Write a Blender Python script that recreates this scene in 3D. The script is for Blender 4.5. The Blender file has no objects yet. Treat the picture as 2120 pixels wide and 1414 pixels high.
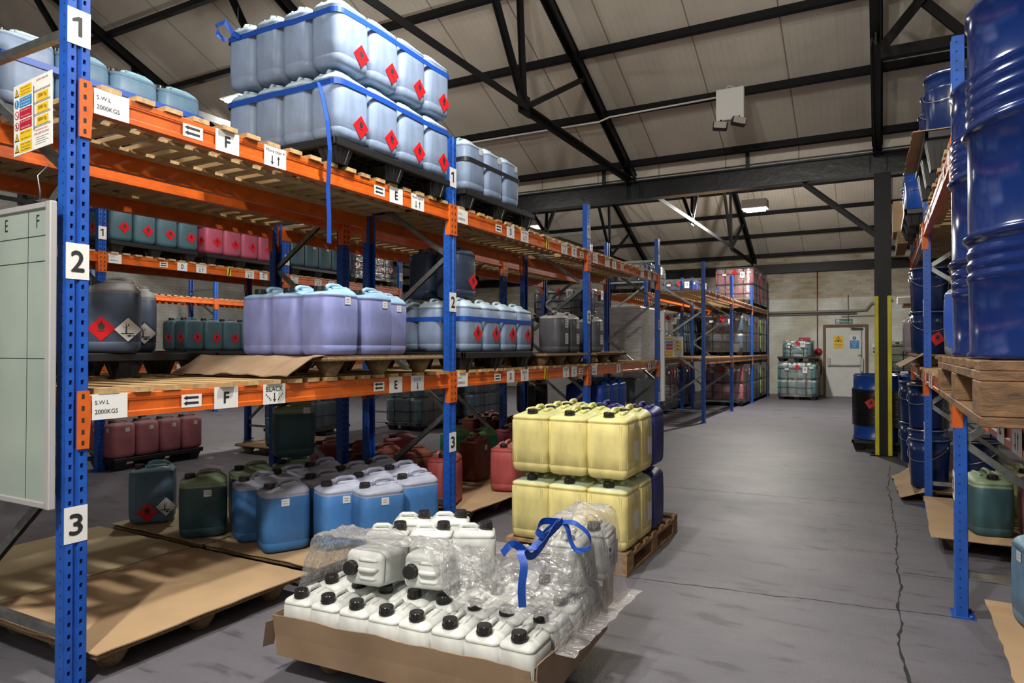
import bpy, math, random
from math import sin, cos, pi, radians as R
from mathutils import Vector, Matrix, noise
random.seed(7)
SC = bpy.context.scene
COL = SC.collection
# ---------------------------------------------------------------- camera, world, lights, exposure
cam = bpy.data.objects.new('camera', bpy.data.cameras.new('camera'))
COL.objects.link(cam)
cam.data.lens = 24.0
cam.data.sensor_width = 36.0
cam.data.clip_start = 0.05
cam.location = (0, 0, 1.42)
cam.rotation_euler = (R(90.61), 0, R(28.34))
SC.camera = cam
w = bpy.data.worlds.new('world'); SC.world = w; w.use_nodes = True
w.node_tree.nodes['Background'].inputs[0].default_value = (0.80, 0.88, 1.0, 1)
w.node_tree.nodes['Background'].inputs[1].default_value = 0.10
SC.view_settings.view_transform = 'Standard'
SC.view_settings.look = 'None'
SC.view_settings.gamma = 1
SC.view_settings.use_curve_mapping = False
SC.view_settings.exposure = -0.10
SC.cycles.use_denoising = True
SC.cycles.max_bounces = 6
SC.cycles.diffuse_bounces = 4
SC.cycles.glossy_bounces = 2
SC.cycles.transmission_bounces = 3
SC.cycles.transparent_max_bounces = 20
SC.cycles.caustics_reflective = False
SC.cycles.caustics_refractive = False
SC.cycles.sample_clamp_indirect = 4
# high-bay lamps hanging in the aisles: (x, y, z, watts)
LAMPS = [(-1.15, -0.7, 4.50, 390), (-1.95, 3.1, 4.50, 195), (-2.45, 16.0, 4.62, 560),
         (-6.6, 5.6, 4.45, 90), (-7.7, 15.3, 4.55, 240), (-11.0, 9.5, 4.5, 260), (3.1, 5.0, 4.5, 60)]
for (lx, ly, lz, lw) in LAMPS:
    ld = bpy.data.lights.new('lamp_light', 'AREA')
    ld.shape = 'RECTANGLE'; ld.size = 0.17; ld.size_y = 0.12; ld.energy = lw * 0.50
    ld.color = (1.0, 0.955, 0.87)
    lo = bpy.data.objects.new('lamp_light', ld); COL.objects.link(lo)
    lo.location = (lx, ly, lz - 0.125)
    # added point fill below each lamp, brightening the roof and vertical faces
    pd = bpy.data.lights.new('lamp_fill', 'POINT'); pd.energy = lw * (0.80 if ly < 10 else 0.50); pd.shadow_soft_size = 0.08; pd.color = (1.0, 0.955, 0.87)
    po = bpy.data.objects.new('lamp_fill', pd); COL.objects.link(po); po.location = (lx, ly, lz - 0.36)

# ---------------------------------------------------------------- mesh builder
class MB:
    def __init__(s): s.v = []; s.f = []; s.m = []; s.sm = []
    def add(s, vs, fs, mat=0, smooth=False, M=None):
        n = len(s.v)
        s.v.extend([tuple(M @ Vector(p)) for p in vs] if M is not None else [tuple(p) for p in vs])
        for f in fs:
            s.f.append(tuple(i + n for i in f)); s.m.append(mat); s.sm.append(smooth)
        return s
    def box(s, x0, x1, y0, y1, z0, z1, mat=0, M=None):
        vs = [(x, y, z) for z in (z0, z1) for y in (y0, y1) for x in (x0, x1)]
        return s.add(vs, [(0,2,3,1),(4,5,7,6),(0,1,5,4),(2,6,7,3),(0,4,6,2),(1,3,7,5)], mat, False, M)
    def bbox(s, x0, x1, y0, y1, z0, z1, b=0.004, mat=0, M=None):
        # chamfered box
        vs = []; fs = []
        rings = [(z0, b), (z0 + b, 0), (z1 - b, 0), (z1, b)]
        for z, i in rings:
            vs += [(x0+i+(b if 0 else 0), y0+b, z), (x0+b, y0+i, z), (x1-b, y0+i, z), (x1-i, y0+b, z),
                   (x1-i, y1-b, z), (x1-b, y1-i, z), (x0+b, y1-i, z), (x0+i, y1-b, z)]
        for k in range(3):
            for j in range(8):
                a = k*8+j; c = k*8+(j+1) % 8
                fs.append((a, c, c+8, a+8))
        fs.append(tuple(range(7, -1, -1))); fs.append(tuple(range(24, 32)))
        return s.add(vs, fs, mat, False, M)
    def bar(s, p, q, wd, ht, mat=0, up=(0, 0, 1)):
        p = Vector(p); q = Vector(q); d = (q - p).normalized(); u = Vector(up)
        if abs(d.dot(u)) > 0.98: u = Vector((0, 1, 0))
        a = d.cross(u).normalized() * wd / 2; b = a.cross(d).normalized() * ht / 2
        vs = [p-a-b, p+a-b, p+a+b, p-a+b, q-a-b, q+a-b, q+a+b, q-a+b]
        return s.add(vs, [(0,3,2,1),(4,5,6,7),(0,1,5,4),(1,2,6,5),(2,3,7,6),(3,0,4,7)], mat)
    def angle(s, p, q, wd, t, mat=0, up=(0, 0, 1)):
        # L-section steel angle
        p = Vector(p); q = Vector(q); d = (q - p).normalized(); u = Vector(up)
        if abs(d.dot(u)) > 0.98: u = Vector((0, 1, 0))
        a = d.cross(u).normalized(); b = a.cross(d).normalized()
        s.bar(p + b*wd/2, q + b*wd/2, wd, t, mat, up)
        s.bar(p + a*wd/2, q + a*wd/2, t, wd, mat, up)
        return s
    def tube(s, pts, r, seg=8, mat=0, closed=False, smooth=True):
        pts = [Vector(p) for p in pts]; n = len(pts); vs = []; fs = []
        ref = None
        for i, p in enumerate(pts):
            a = pts[(i-1) % n] if (closed or i > 0) else p
            b = pts[(i+1) % n] if (closed or i < n-1) else p
            d = (b - a).normalized()
            if ref is None:
                ref = Vector((0, 0, 1)) if abs(d.z) < 0.9 else Vector((1, 0, 0))
            x = d.cross(ref).normalized(); ref = x.cross(d).normalized()
            rr = r[i] if isinstance(r, (list, tuple)) else r
            for k in range(seg):
                t = 2*pi*k/seg
                vs.append(p + x*cos(t)*rr + ref*sin(t)*rr)
        for i in range(n if closed else n-1):
            for k in range(seg):
                a = i*seg+k; b = i*seg+(k+1) % seg; j = ((i+1) % n)*seg
                fs.append((a, b, j+(k+1) % seg, j+k))
        if not closed:
            fs.append(tuple(range(seg-1, -1, -1))); fs.append(tuple(range((n-1)*seg, n*seg)))
        return s.add(vs, fs, mat, smooth)
    def lathe(s, prof, seg=32, mat=0, cx=0, cy=0, smooth=True, M=None, cap=True):
        vs = []; fs = []
        for r, z in prof:
            for k in range(seg):
                t = 2*pi*k/seg; vs.append((cx + r*cos(t), cy + r*sin(t), z))
        for i in range(len(prof)-1):
            for k in range(seg):
                a = i*seg+k; b = i*seg+(k+1) % seg
                fs.append((a, b, b+seg, a+seg))
        if cap:
            fs.append(tuple(range(seg-1, -1, -1))); fs.append(tuple(range((len(prof)-1)*seg, len(prof)*seg)))
        return s.add(vs, fs, mat, smooth, M)
    def prism(s, poly, axis, a0, a1, mat=0, M=None, smooth=False):
        # poly in the plane across axis; axis 'y': (x,z), axis 'x': (y,z), axis 'z': (x,y)
        def mk(p, t):
            return (p[0], t, p[1]) if axis == 'y' else (t, p[0], p[1]) if axis == 'x' else (p[0], p[1], t)
        n = len(poly)
        vs = [mk(p, a0) for p in poly] + [mk(p, a1) for p in poly]
        fs = [(i, (i+1) % n, (i+1) % n + n, i+n) for i in range(n)]
        fs += [tuple(range(n-1, -1, -1)), tuple(range(n, 2*n))]
        return s.add(vs, fs, mat, smooth, M)
    def ribbon(s, pts, wd, th=0.0012, mat=0, up=(0, 0, 1), dirs=None):
        # strap: rectangle section swept along the points, width along 'up'
        pts = [Vector(p) for p in pts]; vs = []; fs = []; n = len(pts)
        for i, p in enumerate(pts):
            a = pts[max(i-1, 0)]; b = pts[min(i+1, n-1)]
            d = (b-a).normalized(); u = Vector(dirs[i]) if dirs else Vector(up)
            u = (u - d*u.dot(d)).normalized(); k = d.cross(u).normalized()
            vs += [p-u*wd/2-k*th/2, p+u*wd/2-k*th/2, p+u*wd/2+k*th/2, p-u*wd/2+k*th/2]
        for i in range(n-1):
            for k in range(4):
                a = i*4+k; b = i*4+(k+1) % 4
                fs.append((a, b, b+4, a+4))
        fs += [(3, 2, 1, 0), (n*4-4, n*4-3, n*4-2, n*4-1)]
        return s.add(vs, fs, mat, False)
    def mesh(s, name, mats):
        me = bpy.data.meshes.new(name)
        me.from_pydata(s.v, [], s.f)
        for m in (mats if isinstance(mats, (list, tuple)) else [mats]): me.materials.append(m)
        me.polygons.foreach_set('material_index', s.m)
        me.polygons.foreach_set('use_smooth', s.sm)
        me.update()
        return me

def obj(name, me, parent=None, loc=(0, 0, 0), rot=(0, 0, 0)):
    o = bpy.data.objects.new(name, me); COL.objects.link(o)
    o.location = loc; o.rotation_euler = rot
    if parent: o.parent = parent
    return o
def part(name, mb, mats, parent, loc=(0, 0, 0), rot=(0, 0, 0), label=None):
    o = obj(name, mb.mesh(name, mats), parent, loc, rot)
    if label: o['label'] = label
    return o
def thing(name, label, cat, loc=(0, 0, 0), rotz=0, group=None):
    o = bpy.data.objects.new(name, None); COL.objects.link(o)
    o.empty_display_size = 0.1
    o.location = loc; o.rotation_euler = (0, 0, rotz)
    o['label'] = label; o['category'] = cat
    if group: o['group'] = group
    return o
def solo(name, mb, mats, label, cat, loc=(0, 0, 0), rot=(0, 0, 0), group=None, kind=None):
    o = obj(name, mb.mesh(name, mats), None, loc, rot)
    o['label'] = label; o['category'] = cat
    if group: o['group'] = group
    if kind: o['kind'] = kind
    return o
def struct(name, mb, mats, loc=(0, 0, 0), parent=None):
    o = obj(name, mb.mesh(name, mats), parent, loc)
    if not parent: o['kind'] = 'structure'
    return o

# text as mesh data, cached
_TC = {}
def text_geo(t):
    if t in _TC: return _TC[t]
    cu = bpy.data.curves.new('txt', 'FONT'); cu.body = t; cu.size = 1.0; cu.align_x = 'CENTER'
    cu.resolution_u = 3
    o = bpy.data.objects.new('txt', cu)
    me = bpy.data.meshes.new_from_object(o)
    vs = [tuple(v.co) for v in me.vertices]; fs = [tuple(p.vertices) for p in me.polygons]
    bpy.data.objects.remove(o); bpy.data.meshes.remove(me); bpy.data.curves.remove(cu)
    if vs:
        x0 = min(v[0] for v in vs); x1 = max(v[0] for v in vs); y0 = min(v[1] for v in vs); y1 = max(v[1] for v in vs)
    else: x0 = x1 = y0 = y1 = 0
    _TC[t] = (vs, fs, x0, x1, y0, y1)
    return _TC[t]
def put_text(mb, t, x, z, wd, ht, mat, y=-0.0012, bold=0.0):
    """text in the XZ plane facing -Y, centred at x,z, fitted in wd by ht"""
    vs, fs, x0, x1, y0, y1 = text_geo(t)
    if not vs: return
    sx = wd/(x1-x0); sz = ht/(y1-y0)
    offs = [(0, 0)] if not bold else [(0, 0), (bold, 0), (-bold, 0), (0, bold), (0, -bold)]
    for k, (ox, oz) in enumerate(offs):
        mb.add([(x + (v[0]-(x0+x1)/2)*sx + ox, y - k*0.00003, z + (v[1]-(y0+y1)/2)*sz + oz) for v in vs], fs, mat)
def rect(mb, x0, x1, z0, z1, mat, y=-0.0006):
    mb.add([(x0, y, z0), (x1, y, z0), (x1, y, z1), (x0, y, z1)], [(0, 1, 2, 3)], mat)
def poly(mb, pts, mat, y=-0.0010):
    mb.add([(p[0], y, p[1]) for p in pts], [tuple(range(len(pts)))], mat)

# ---------------------------------------------------------------- materials
def newmat(name):
    m = bpy.data.materials.new(name); m.use_nodes = True
    nt = m.node_tree; return m, nt, nt.nodes['Principled BSDF']
def N(nt, t, **k):
    n = nt.nodes.new(t)
    for a, b in k.items(): setattr(n, a, b)
    return n
def c4(c): return (c[0], c[1], c[2], 1)
def mat(name, col, rough=0.5, metal=0.0, var=0.0, scale=6.0, bump=0.0, bscale=40.0, spec=0.5, stretch=None, col2=None, detail=4):
    m, nt, b = newmat(name)
    b.inputs['Base Color'].default_value = c4(col)
    b.inputs['Roughness'].default_value = rough
    b.inputs['Metallic'].default_value = metal
    b.inputs['Specular IOR Level'].default_value = spec
    if var or bump:
        tc = N(nt, 'ShaderNodeTexCoord'); mp = N(nt, 'ShaderNodeMapping')
        nt.links.new(tc.outputs['Object'], mp.inputs[0])
        if stretch: mp.inputs['Scale'].default_value = stretch
    if var:
        no = N(nt, 'ShaderNodeTexNoise'); no.inputs['Scale'].default_value = scale; no.inputs['Detail'].default_value = detail
        nt.links.new(mp.outputs[0], no.inputs['Vector'])
        rp = N(nt, 'ShaderNodeValToRGB')
        rp.color_ramp.elements[0].position = 0.3; rp.color_ramp.elements[1].position = 0.7
        d = col2 if col2 else tuple(c*(1-var) for c in col)
        rp.color_ramp.elements[0].color = c4(d)
        rp.color_ramp.elements[1].color = c4(tuple(min(1, c*(1+var*0.4)) for c in col))
        nt.links.new(no.outputs[0], rp.inputs[0]); nt.links.new(rp.outputs[0], b.inputs['Base Color'])
    if bump:
        nb = N(nt, 'ShaderNodeTexNoise'); nb.inputs['Scale'].default_value = bscale; nb.inputs['Detail'].default_value = 5
        nt.links.new(mp.outputs[0], nb.inputs['Vector'])
        bp = N(nt, 'ShaderNodeBump'); bp.inputs['Strength'].default_value = bump; bp.inputs['Distance'].default_value = 0.01
        nt.links.new(nb.outputs[0], bp.inputs['Height']); nt.links.new(bp.outputs[0], b.inputs['Normal'])
    return m
M = {}
M['orange'] = mat('orange paint', (0.62, 0.115, 0.012), 0.34, var=0.25, scale=9)
M['rust'] = mat('faded orange', (0.34, 0.13, 0.075), 0.5, var=0.3, scale=6)
M['blue'] = mat('blue paint', (0.012, 0.085, 0.43), 0.36, var=0.22, scale=14)
M['galv'] = mat('galvanised', (0.30, 0.32, 0.32), 0.36, 0.85, var=0.3, scale=20)
M['bolt'] = mat('zinc bolt', (0.55, 0.55, 0.55), 0.3, 0.9)
M['dark'] = mat('dark cavity', (0.012, 0.012, 0.015), 0.8)
M['pine'] = mat('pine', (0.50, 0.33, 0.155), 0.7, var=0.35, scale=3, stretch=(1.2, 14, 14), bump=0.15, bscale=30)
M['pallet'] = mat('pallet wood', (0.33, 0.20, 0.10), 0.75, var=0.5, scale=4, stretch=(5, 2, 9), bump=0.25, bscale=30)
M['palletdark'] = mat('stained pallet wood', (0.17, 0.09, 0.04), 0.6, var=0.7, scale=5, stretch=(3, 2, 9), bump=0.25, bscale=30)
M['press'] = mat('pressed wood', (0.235, 0.15, 0.075), 0.85, var=0.4, scale=60, bump=0.5, bscale=120)
M['card'] = mat('cardboard', (0.44, 0.295, 0.165), 0.8, var=0.16, scale=2.5, bump=0.08, bscale=8)
M['cardlt'] = mat('pale cardboard', (0.50, 0.40, 0.24), 0.8, var=0.14, scale=2.5, bump=0.08, bscale=8)
M['carddk'] = mat('brown kraft', (0.27, 0.18, 0.11), 0.75, var=0.25, scale=4, bump=0.2, bscale=9)
M['tape'] = mat('brown tape', (0.20, 0.14, 0.09), 0.25)
M['blackpl'] = mat('black plastic', (0.012, 0.012, 0.013), 0.42)
M['cap'] = mat('black cap', (0.012, 0.011, 0.011), 0.33)
M['steel'] = mat('black steel', (0.006, 0.0065, 0.008), 0.5, var=0.4, scale=5, spec=0.3)
M['girder'] = mat('painted girder', (0.010, 0.014, 0.019), 0.30, var=0.7, scale=2.2, bump=0.25, bscale=12)
M['yellow'] = mat('yellow paint', (0.70, 0.62, 0.01), 0.5, var=0.25, scale=4)
M['white'] = mat('paper white', (0.74, 0.74, 0.74), 0.6)
M['paper'] = mat('paper', (0.66, 0.66, 0.68), 0.6)
M['ink'] = mat('black ink', (0.015, 0.015, 0.018), 0.6)
M['red'] = mat('hazard red', (0.60, 0.012, 0.018), 0.22)
M['hy'] = mat('sign yellow', (0.80, 0.52, 0.02), 0.45)
M['hb'] = mat('sign blue', (0.02, 0.22, 0.55), 0.45)
M['hr'] = mat('sign red', (0.45, 0.012, 0.04), 0.45)
M['hg'] = mat('sign green', (0.01, 0.14, 0.07), 0.45)
M['strap'] = mat('blue strap', (0.007, 0.06, 0.36), 0.45)
M['strapk'] = mat('black strap', (0.012, 0.014, 0.02), 0.5)
M['board'] = mat('whiteboard', (0.33, 0.39, 0.35), 0.35, var=0.16, scale=2.5, col2=(0.27, 0.325, 0.305))
M['grey'] = mat('grey frame', (0.42, 0.42, 0.43), 0.4, 0.2)
M['drum'] = mat('blue drum enamel', (0.004, 0.015, 0.085), 0.14, var=0.1, scale=4)
M['drumb'] = mat('bright blue drum', (0.01, 0.07, 0.36), 0.3)
M['pail'] = mat('blue pail', (0.005, 0.018, 0.09), 0.25)
M['wire'] = mat('wire', (0.65, 0.65, 0.65), 0.25, 0.9)
M['door'] = mat('door paint', (0.62, 0.64, 0.60), 0.45, var=0.06)
M['brownwood'] = mat('door frame wood', (0.16, 0.075, 0.03), 0.6, var=0.3)
M['pipe'] = mat('painted pipe', (0.24, 0.22, 0.20), 0.5)
M['redpipe'] = mat('red pipe', (0.30, 0.03, 0.03), 0.5)
M['whitebox'] = mat('white enamel', (0.80, 0.80, 0.78), 0.4)
M['wrapw'] = mat('white wrapped load', (0.72, 0.70, 0.67), 0.25, var=0.35, scale=5, stretch=(1, 1, 14), bump=0.4, bscale=14)
M['cyan'] = mat('cyan print', (0.02, 0.45, 0.62), 0.5)
M['fabric'] = mat('dark banner', (0.018, 0.020, 0.024), 0.8)
M['brick'] = mat('bare brick', (0.27, 0.10, 0.055), 0.8, var=0.3)
M['steelbox'] = mat('crate grey', (0.16, 0.19, 0.21), 0.5, var=0.2)
M['white2'] = mat('white liner', (0.60, 0.60, 0.60), 0.5)

def can_mat(name, liquid, top, H, fill=0.80, trans=0.16, wob=0.03):
    m, nt, b = newmat(name)
    tc = N(nt, 'ShaderNodeTexCoord'); sp = N(nt, 'ShaderNodeSeparateXYZ')
    nt.links.new(tc.outputs['Object'], sp.inputs[0])
    lt = N(nt, 'ShaderNodeMath', operation='SUBTRACT'); nt.links.new(sp.outputs['Z'], lt.inputs[0]); lt.inputs[1].default_value = fill*H
    ml = N(nt, 'ShaderNodeMath', operation='MULTIPLY'); nt.links.new(lt.outputs[0], ml.inputs[0]); ml.inputs[1].default_value = 1/0.008
    ml.use_clamp = True
    no = N(nt, 'ShaderNodeTexNoise'); no.inputs['Scale'].default_value = 7; no.inputs['Detail'].default_value = 3
    mp = N(nt, 'ShaderNodeMapping'); mp.inputs['Scale'].default_value = (1.6, 1.6, 0.6)
    oi = N(nt, 'ShaderNodeObjectInfo')
    nt.links.new(tc.outputs['Object'], mp.inputs[0])
    nt.links.new(mp.outputs[0], no.inputs['Vector'])
    mr = N(nt, 'ShaderNodeMapRange'); nt.links.new(no.outputs[0], mr.inputs[0])
    mr.inputs['From Min'].default_value = 0.3; mr.inputs['From Max'].default_value = 0.7
    mr.inputs['To Min'].default_value = 0.80; mr.inputs['To Max'].default_value = 1.12
    # per-object variation
    rv = N(nt, 'ShaderNodeMapRange'); nt.links.new(oi.outputs['Random'], rv.inputs[0])
    rv.inputs['To Min'].default_value = 0.88; rv.inputs['To Max'].default_value = 1.08
    mv = N(nt, 'ShaderNodeMath', operation='MULTIPLY'); nt.links.new(mr.outputs[0], mv.inputs[0]); nt.links.new(rv.outputs[0], mv.inputs[1])
    mix = N(nt, 'ShaderNodeMix', data_type='RGBA'); nt.links.new(ml.outputs[0], mix.inputs[0])
    mix.inputs[6].default_value = c4(liquid); mix.inputs[7].default_value = c4(top)
    vm = N(nt, 'ShaderNodeVectorMath', operation='SCALE'); nt.links.new(mix.outputs[2], vm.inputs[0]); nt.links.new(mv.outputs[0], vm.inputs['Scale'])
    nt.links.new(vm.outputs[0], b.inputs['Base Color'])
    b.inputs['Roughness'].default_value = 0.46
    b.inputs['Specular IOR Level'].default_value = 0.35
    nb = N(nt, 'ShaderNodeTexNoise'); nb.inputs['Scale'].default_value = 9; nb.inputs['Detail'].default_value = 2
    nt.links.new(tc.outputs['Object'], nb.inputs['Vector'])
    bp = N(nt, 'ShaderNodeBump'); bp.inputs['Strength'].default_value = 0.18; bp.inputs['Distance'].default_value = 0.02
    nt.links.new(nb.outputs[0], bp.inputs['Height']); nt.links.new(bp.outputs[0], b.inputs['Normal'])
    tr = N(nt, 'ShaderNodeBsdfTranslucent'); nt.links.new(vm.outputs[0], tr.inputs[0])
    ms = N(nt, 'ShaderNodeMixShader'); ms.inputs[0].default_value = trans
    nt.links.new(b.outputs[0], ms.inputs[1]); nt.links.new(tr.outputs[0], ms.inputs[2])
    nt.links.new(ms.outputs[0], nt.nodes['Material Output'].inputs[0])
    return m
# colour name -> (liquid, empty plastic, fill)
CC = {
 'bluegrey': ((0.25, 0.33, 0.49), (0.55, 0.70, 0.80), 0.82),
 'periwinkle': ((0.26, 0.29, 0.58), (0.36, 0.58, 0.78), 0.82),
 'skyblue': ((0.065, 0.21, 0.52), (0.44, 0.47, 0.60), 0.77),
 'steelblue': ((0.13, 0.23, 0.34), (0.30, 0.50, 0.62), 0.84),
 'green': ((0.05, 0.115, 0.135), (0.30, 0.40, 0.26), 0.75),
 'emerald': ((0.03, 0.38, 0.20), (0.28, 0.55, 0.22), 0.80),
 'teal': ((0.07, 0.14, 0.175), (0.17, 0.26, 0.31), 0.86),
 'seagreen': ((0.065, 0.17, 0.18), (0.30, 0.42, 0.42), 0.80),
 'darkblue': ((0.075, 0.10, 0.155), (0.34, 0.34, 0.35), 0.78),
 'navy': ((0.04, 0.055, 0.10), (0.09, 0.12, 0.17), 0.84),
 'pink': ((0.42, 0.09, 0.15), (0.55, 0.30, 0.38), 0.86),
 'rose': ((0.40, 0.14, 0.17), (0.50, 0.30, 0.31), 0.86),
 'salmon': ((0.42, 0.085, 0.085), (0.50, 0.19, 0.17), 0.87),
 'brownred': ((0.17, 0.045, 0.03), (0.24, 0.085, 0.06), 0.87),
 'yellow': ((0.82, 0.72, 0.30), (0.78, 0.78, 0.36), 0.84),
 'yellowlow': ((0.82, 0.72, 0.30), (0.62, 0.72, 0.52), 0.84),
 'charcoal': ((0.09, 0.09, 0.105), (0.42, 0.42, 0.40), 0.80),
 'royal': ((0.012, 0.055, 0.33), (0.012, 0.055, 0.33), 0.9),
 'violet': ((0.035, 0.045, 0.20), (0.08, 0.08, 0.26), 0.9),
 'clear': ((0.71, 0.73, 0.71), (0.78, 0.80, 0.78), 0.80),
 'lime': ((0.33, 0.45, 0.16), (0.50, 0.55, 0.36), 0.80),
 'mauve': ((0.30, 0.24, 0.27), (0.56, 0.54, 0.53), 0.78),
 'silver': ((0.22, 0.23, 0.26), (0.40, 0.42, 0.45), 0.8),
}
ADJ = {'bluegrey': 'blue-grey', 'periwinkle': 'violet-blue', 'skyblue': 'bright blue', 'steelblue': 'steel-blue', 'green': 'dark green',
       'emerald': 'emerald green', 'teal': 'dark teal', 'seagreen': 'sea-green', 'darkblue': 'slate-blue', 'navy': 'dark navy', 'pink': 'pink',
       'rose': 'dusky rose', 'salmon': 'salmon red', 'brownred': 'red-brown', 'yellow': 'yellow', 'yellowlow': 'yellow', 'charcoal': 'charcoal',
       'royal': 'royal blue', 'violet': 'indigo', 'clear': 'white', 'lime': 'lime green', 'mauve': 'pale mauve', 'silver': 'silver-grey'}
_CM = {}
def cmat(c, H):
    k = (c, H)
    if k not in _CM:
        q = CC[c]; _CM[k] = can_mat('can ' + c, q[0], q[1], H, q[2])
    return _CM[k]

# film
def film_mat(name, dens=0.16, tint=(0.88, 0.88, 0.90), bs=14, st=0.8, stretch=(1, 1, 1), fl=0.0):
    m, nt, b = newmat(name)
    nt.nodes.remove(b)
    tc = N(nt, 'ShaderNodeTexCoord'); mp = N(nt, 'ShaderNodeMapping'); mp.inputs['Scale'].default_value = stretch
    nt.links.new(tc.outputs['Object'], mp.inputs[0])
    no = N(nt, 'ShaderNodeTexNoise'); no.inputs['Scale'].default_value = bs; no.inputs['Detail'].default_value = 4; no.inputs['Distortion'].default_value = 1.5
    nt.links.new(mp.outputs[0], no.inputs['Vector'])
    bp = N(nt, 'ShaderNodeBump'); bp.inputs['Strength'].default_value = st; bp.inputs['Distance'].default_value = 0.02
    nt.links.new(no.outputs[0], bp.inputs['Height'])
    tr = N(nt, 'ShaderNodeBsdfTransparent'); tr.inputs[0].default_value = (0.97, 0.97, 0.97, 1)
    gl = N(nt, 'ShaderNodeBsdfGlossy'); gl.inputs['Roughness'].default_value = 0.12; gl.inputs[0].default_value = (1, 1, 1, 1)
    nt.links.new(bp.outputs[0], gl.inputs['Normal'])
    df = N(nt, 'ShaderNodeBsdfDiffuse'); df.inputs[0].default_value = c4(tint); nt.links.new(bp.outputs[0], df.inputs['Normal'])
    lw = N(nt, 'ShaderNodeLayerWeight'); lw.inputs[0].default_value = 0.35; nt.links.new(bp.outputs[0], lw.inputs['Normal'])
    m1 = N(nt, 'ShaderNodeMixShader'); m1.inputs[0].default_value = dens
    nt.links.new(tr.outputs[0], m1.inputs[1]); nt.links.new(df.outputs[0], m1.inputs[2])
    mr = N(nt, 'ShaderNodeMapRange'); nt.links.new(lw.outputs['Fresnel'], mr.inputs[0])
    mr.inputs['To Min'].default_value = 0.10; mr.inputs['To Max'].default_value = 0.65
    m2 = N(nt, 'ShaderNodeMixShader'); nt.links.new(mr.outputs[0], m2.inputs[0])
    nt.links.new(m1.outputs[0], m2.inputs[1]); nt.links.new(gl.outputs[0], m2.inputs[2])
    nt.links.new(m2.outputs[0], nt.nodes['Material Output'].inputs[0])
    return m
M['film'] = film_mat('stretch film', 0.17, bs=16, st=1.0, stretch=(0.7, 2.4, 2.4))
M['wrap'] = film_mat('pallet wrap', 0.05, bs=9, st=0.5, stretch=(1, 1, 2.5))

# floor
def floor_mat():
    m, nt, b = newmat('painted concrete')
    tc = N(nt, 'ShaderNodeTexCoord')
    def noise_(sc, det, st=(1, 1, 1)):
        mp = N(nt, 'ShaderNodeMapping'); mp.inputs['Scale'].default_value = st; nt.links.new(tc.outputs['Object'], mp.inputs[0])
        n = N(nt, 'ShaderNodeTexNoise'); n.inputs['Scale'].default_value = sc; n.inputs['Detail'].default_value = det
        n.inputs['Roughness'].default_value = 0.62
        nt.links.new(mp.outputs[0], n.inputs['Vector']); return n
    n1 = noise_(0.7, 9); n2 = noise_(5, 9, (0.45, 1.6, 1)); n3 = noise_(85, 4); n4 = noise_(2.2, 10, (0.8, 1.5, 1))
    def ramp(n, stops):
        r = N(nt, 'ShaderNodeValToRGB'); nt.links.new(n.outputs[0], r.inputs[0])
        while len(r.color_ramp.elements) < len(stops): r.color_ramp.elements.new(0.5)
        for el, (p, c) in zip(r.color_ramp.elements, stops): el.position = p; el.color = c4(c)
        return r
    r1 = ramp(n1, [(0.30, (0.112, 0.113, 0.132)), (0.5, (0.130, 0.124, 0.146)), (0.72, (0.150, 0.139, 0.162))])
    r2 = ramp(n2, [(0.36, (0.62, 0.61, 0.60)), (0.43, (0.96, 0.96, 0.96)), (0.70, (1.05, 1.05, 1.05))])
    r4 = ramp(n4, [(0.30, (0.45, 0.44, 0.42)), (0.37, (0.95, 0.95, 0.95)), (0.65, (1.03, 1.03, 1.03))])
    mx = N(nt, 'ShaderNodeMix', data_type='RGBA', blend_type='MULTIPLY'); mx.inputs[0].default_value = 1.0
    nt.links.new(r1.outputs[0], mx.inputs[6]); nt.links.new(r2.outputs[0], mx.inputs[7])
    mx2 = N(nt, 'ShaderNodeMix', data_type='RGBA', blend_type='MULTIPLY'); mx2.inputs[0].default_value = 1.0
    nt.links.new(mx.outputs[2], mx2.inputs[6]); nt.links.new(r4.outputs[0], mx2.inputs[7])
    nt.links.new(mx2.outputs[2], b.inputs['Base Color'])
    rr = N(nt, 'ShaderNodeMapRange'); nt.links.new(n1.outputs[0], rr.inputs[0])
    rr.inputs['From Min'].default_value = 0.3; rr.inputs['From Max'].default_value = 0.7
    rr.inputs['To Min'].default_value = 0.56; rr.inputs['To Max'].default_value = 0.46
    nt.links.new(rr.outputs[0], b.inputs['Roughness'])
    mu = N(nt, 'ShaderNodeMath', operation='MULTIPLY'); mu.inputs[1].default_value = 0.5; nt.links.new(n3.outputs[0], mu.inputs[0])
    ad = N(nt, 'ShaderNodeMath', operation='ADD'); nt.links.new(mu.outputs[0], ad.inputs[0])
    mv = N(nt, 'ShaderNodeMath', operation='MULTIPLY'); mv.inputs[1].default_value = 0.5; nt.links.new(n2.outputs[0], mv.inputs[0]); nt.links.new(mv.outputs[0], ad.inputs[1])
    bp = N(nt, 'ShaderNodeBump'); bp.inputs['Strength'].default_value = 0.5; bp.inputs['Distance'].default_value = 0.008
    nt.links.new(ad.outputs[0], bp.inputs['Height']); nt.links.new(bp.outputs[0], b.inputs['Normal'])
    return m
M['floor'] = floor_mat()
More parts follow.
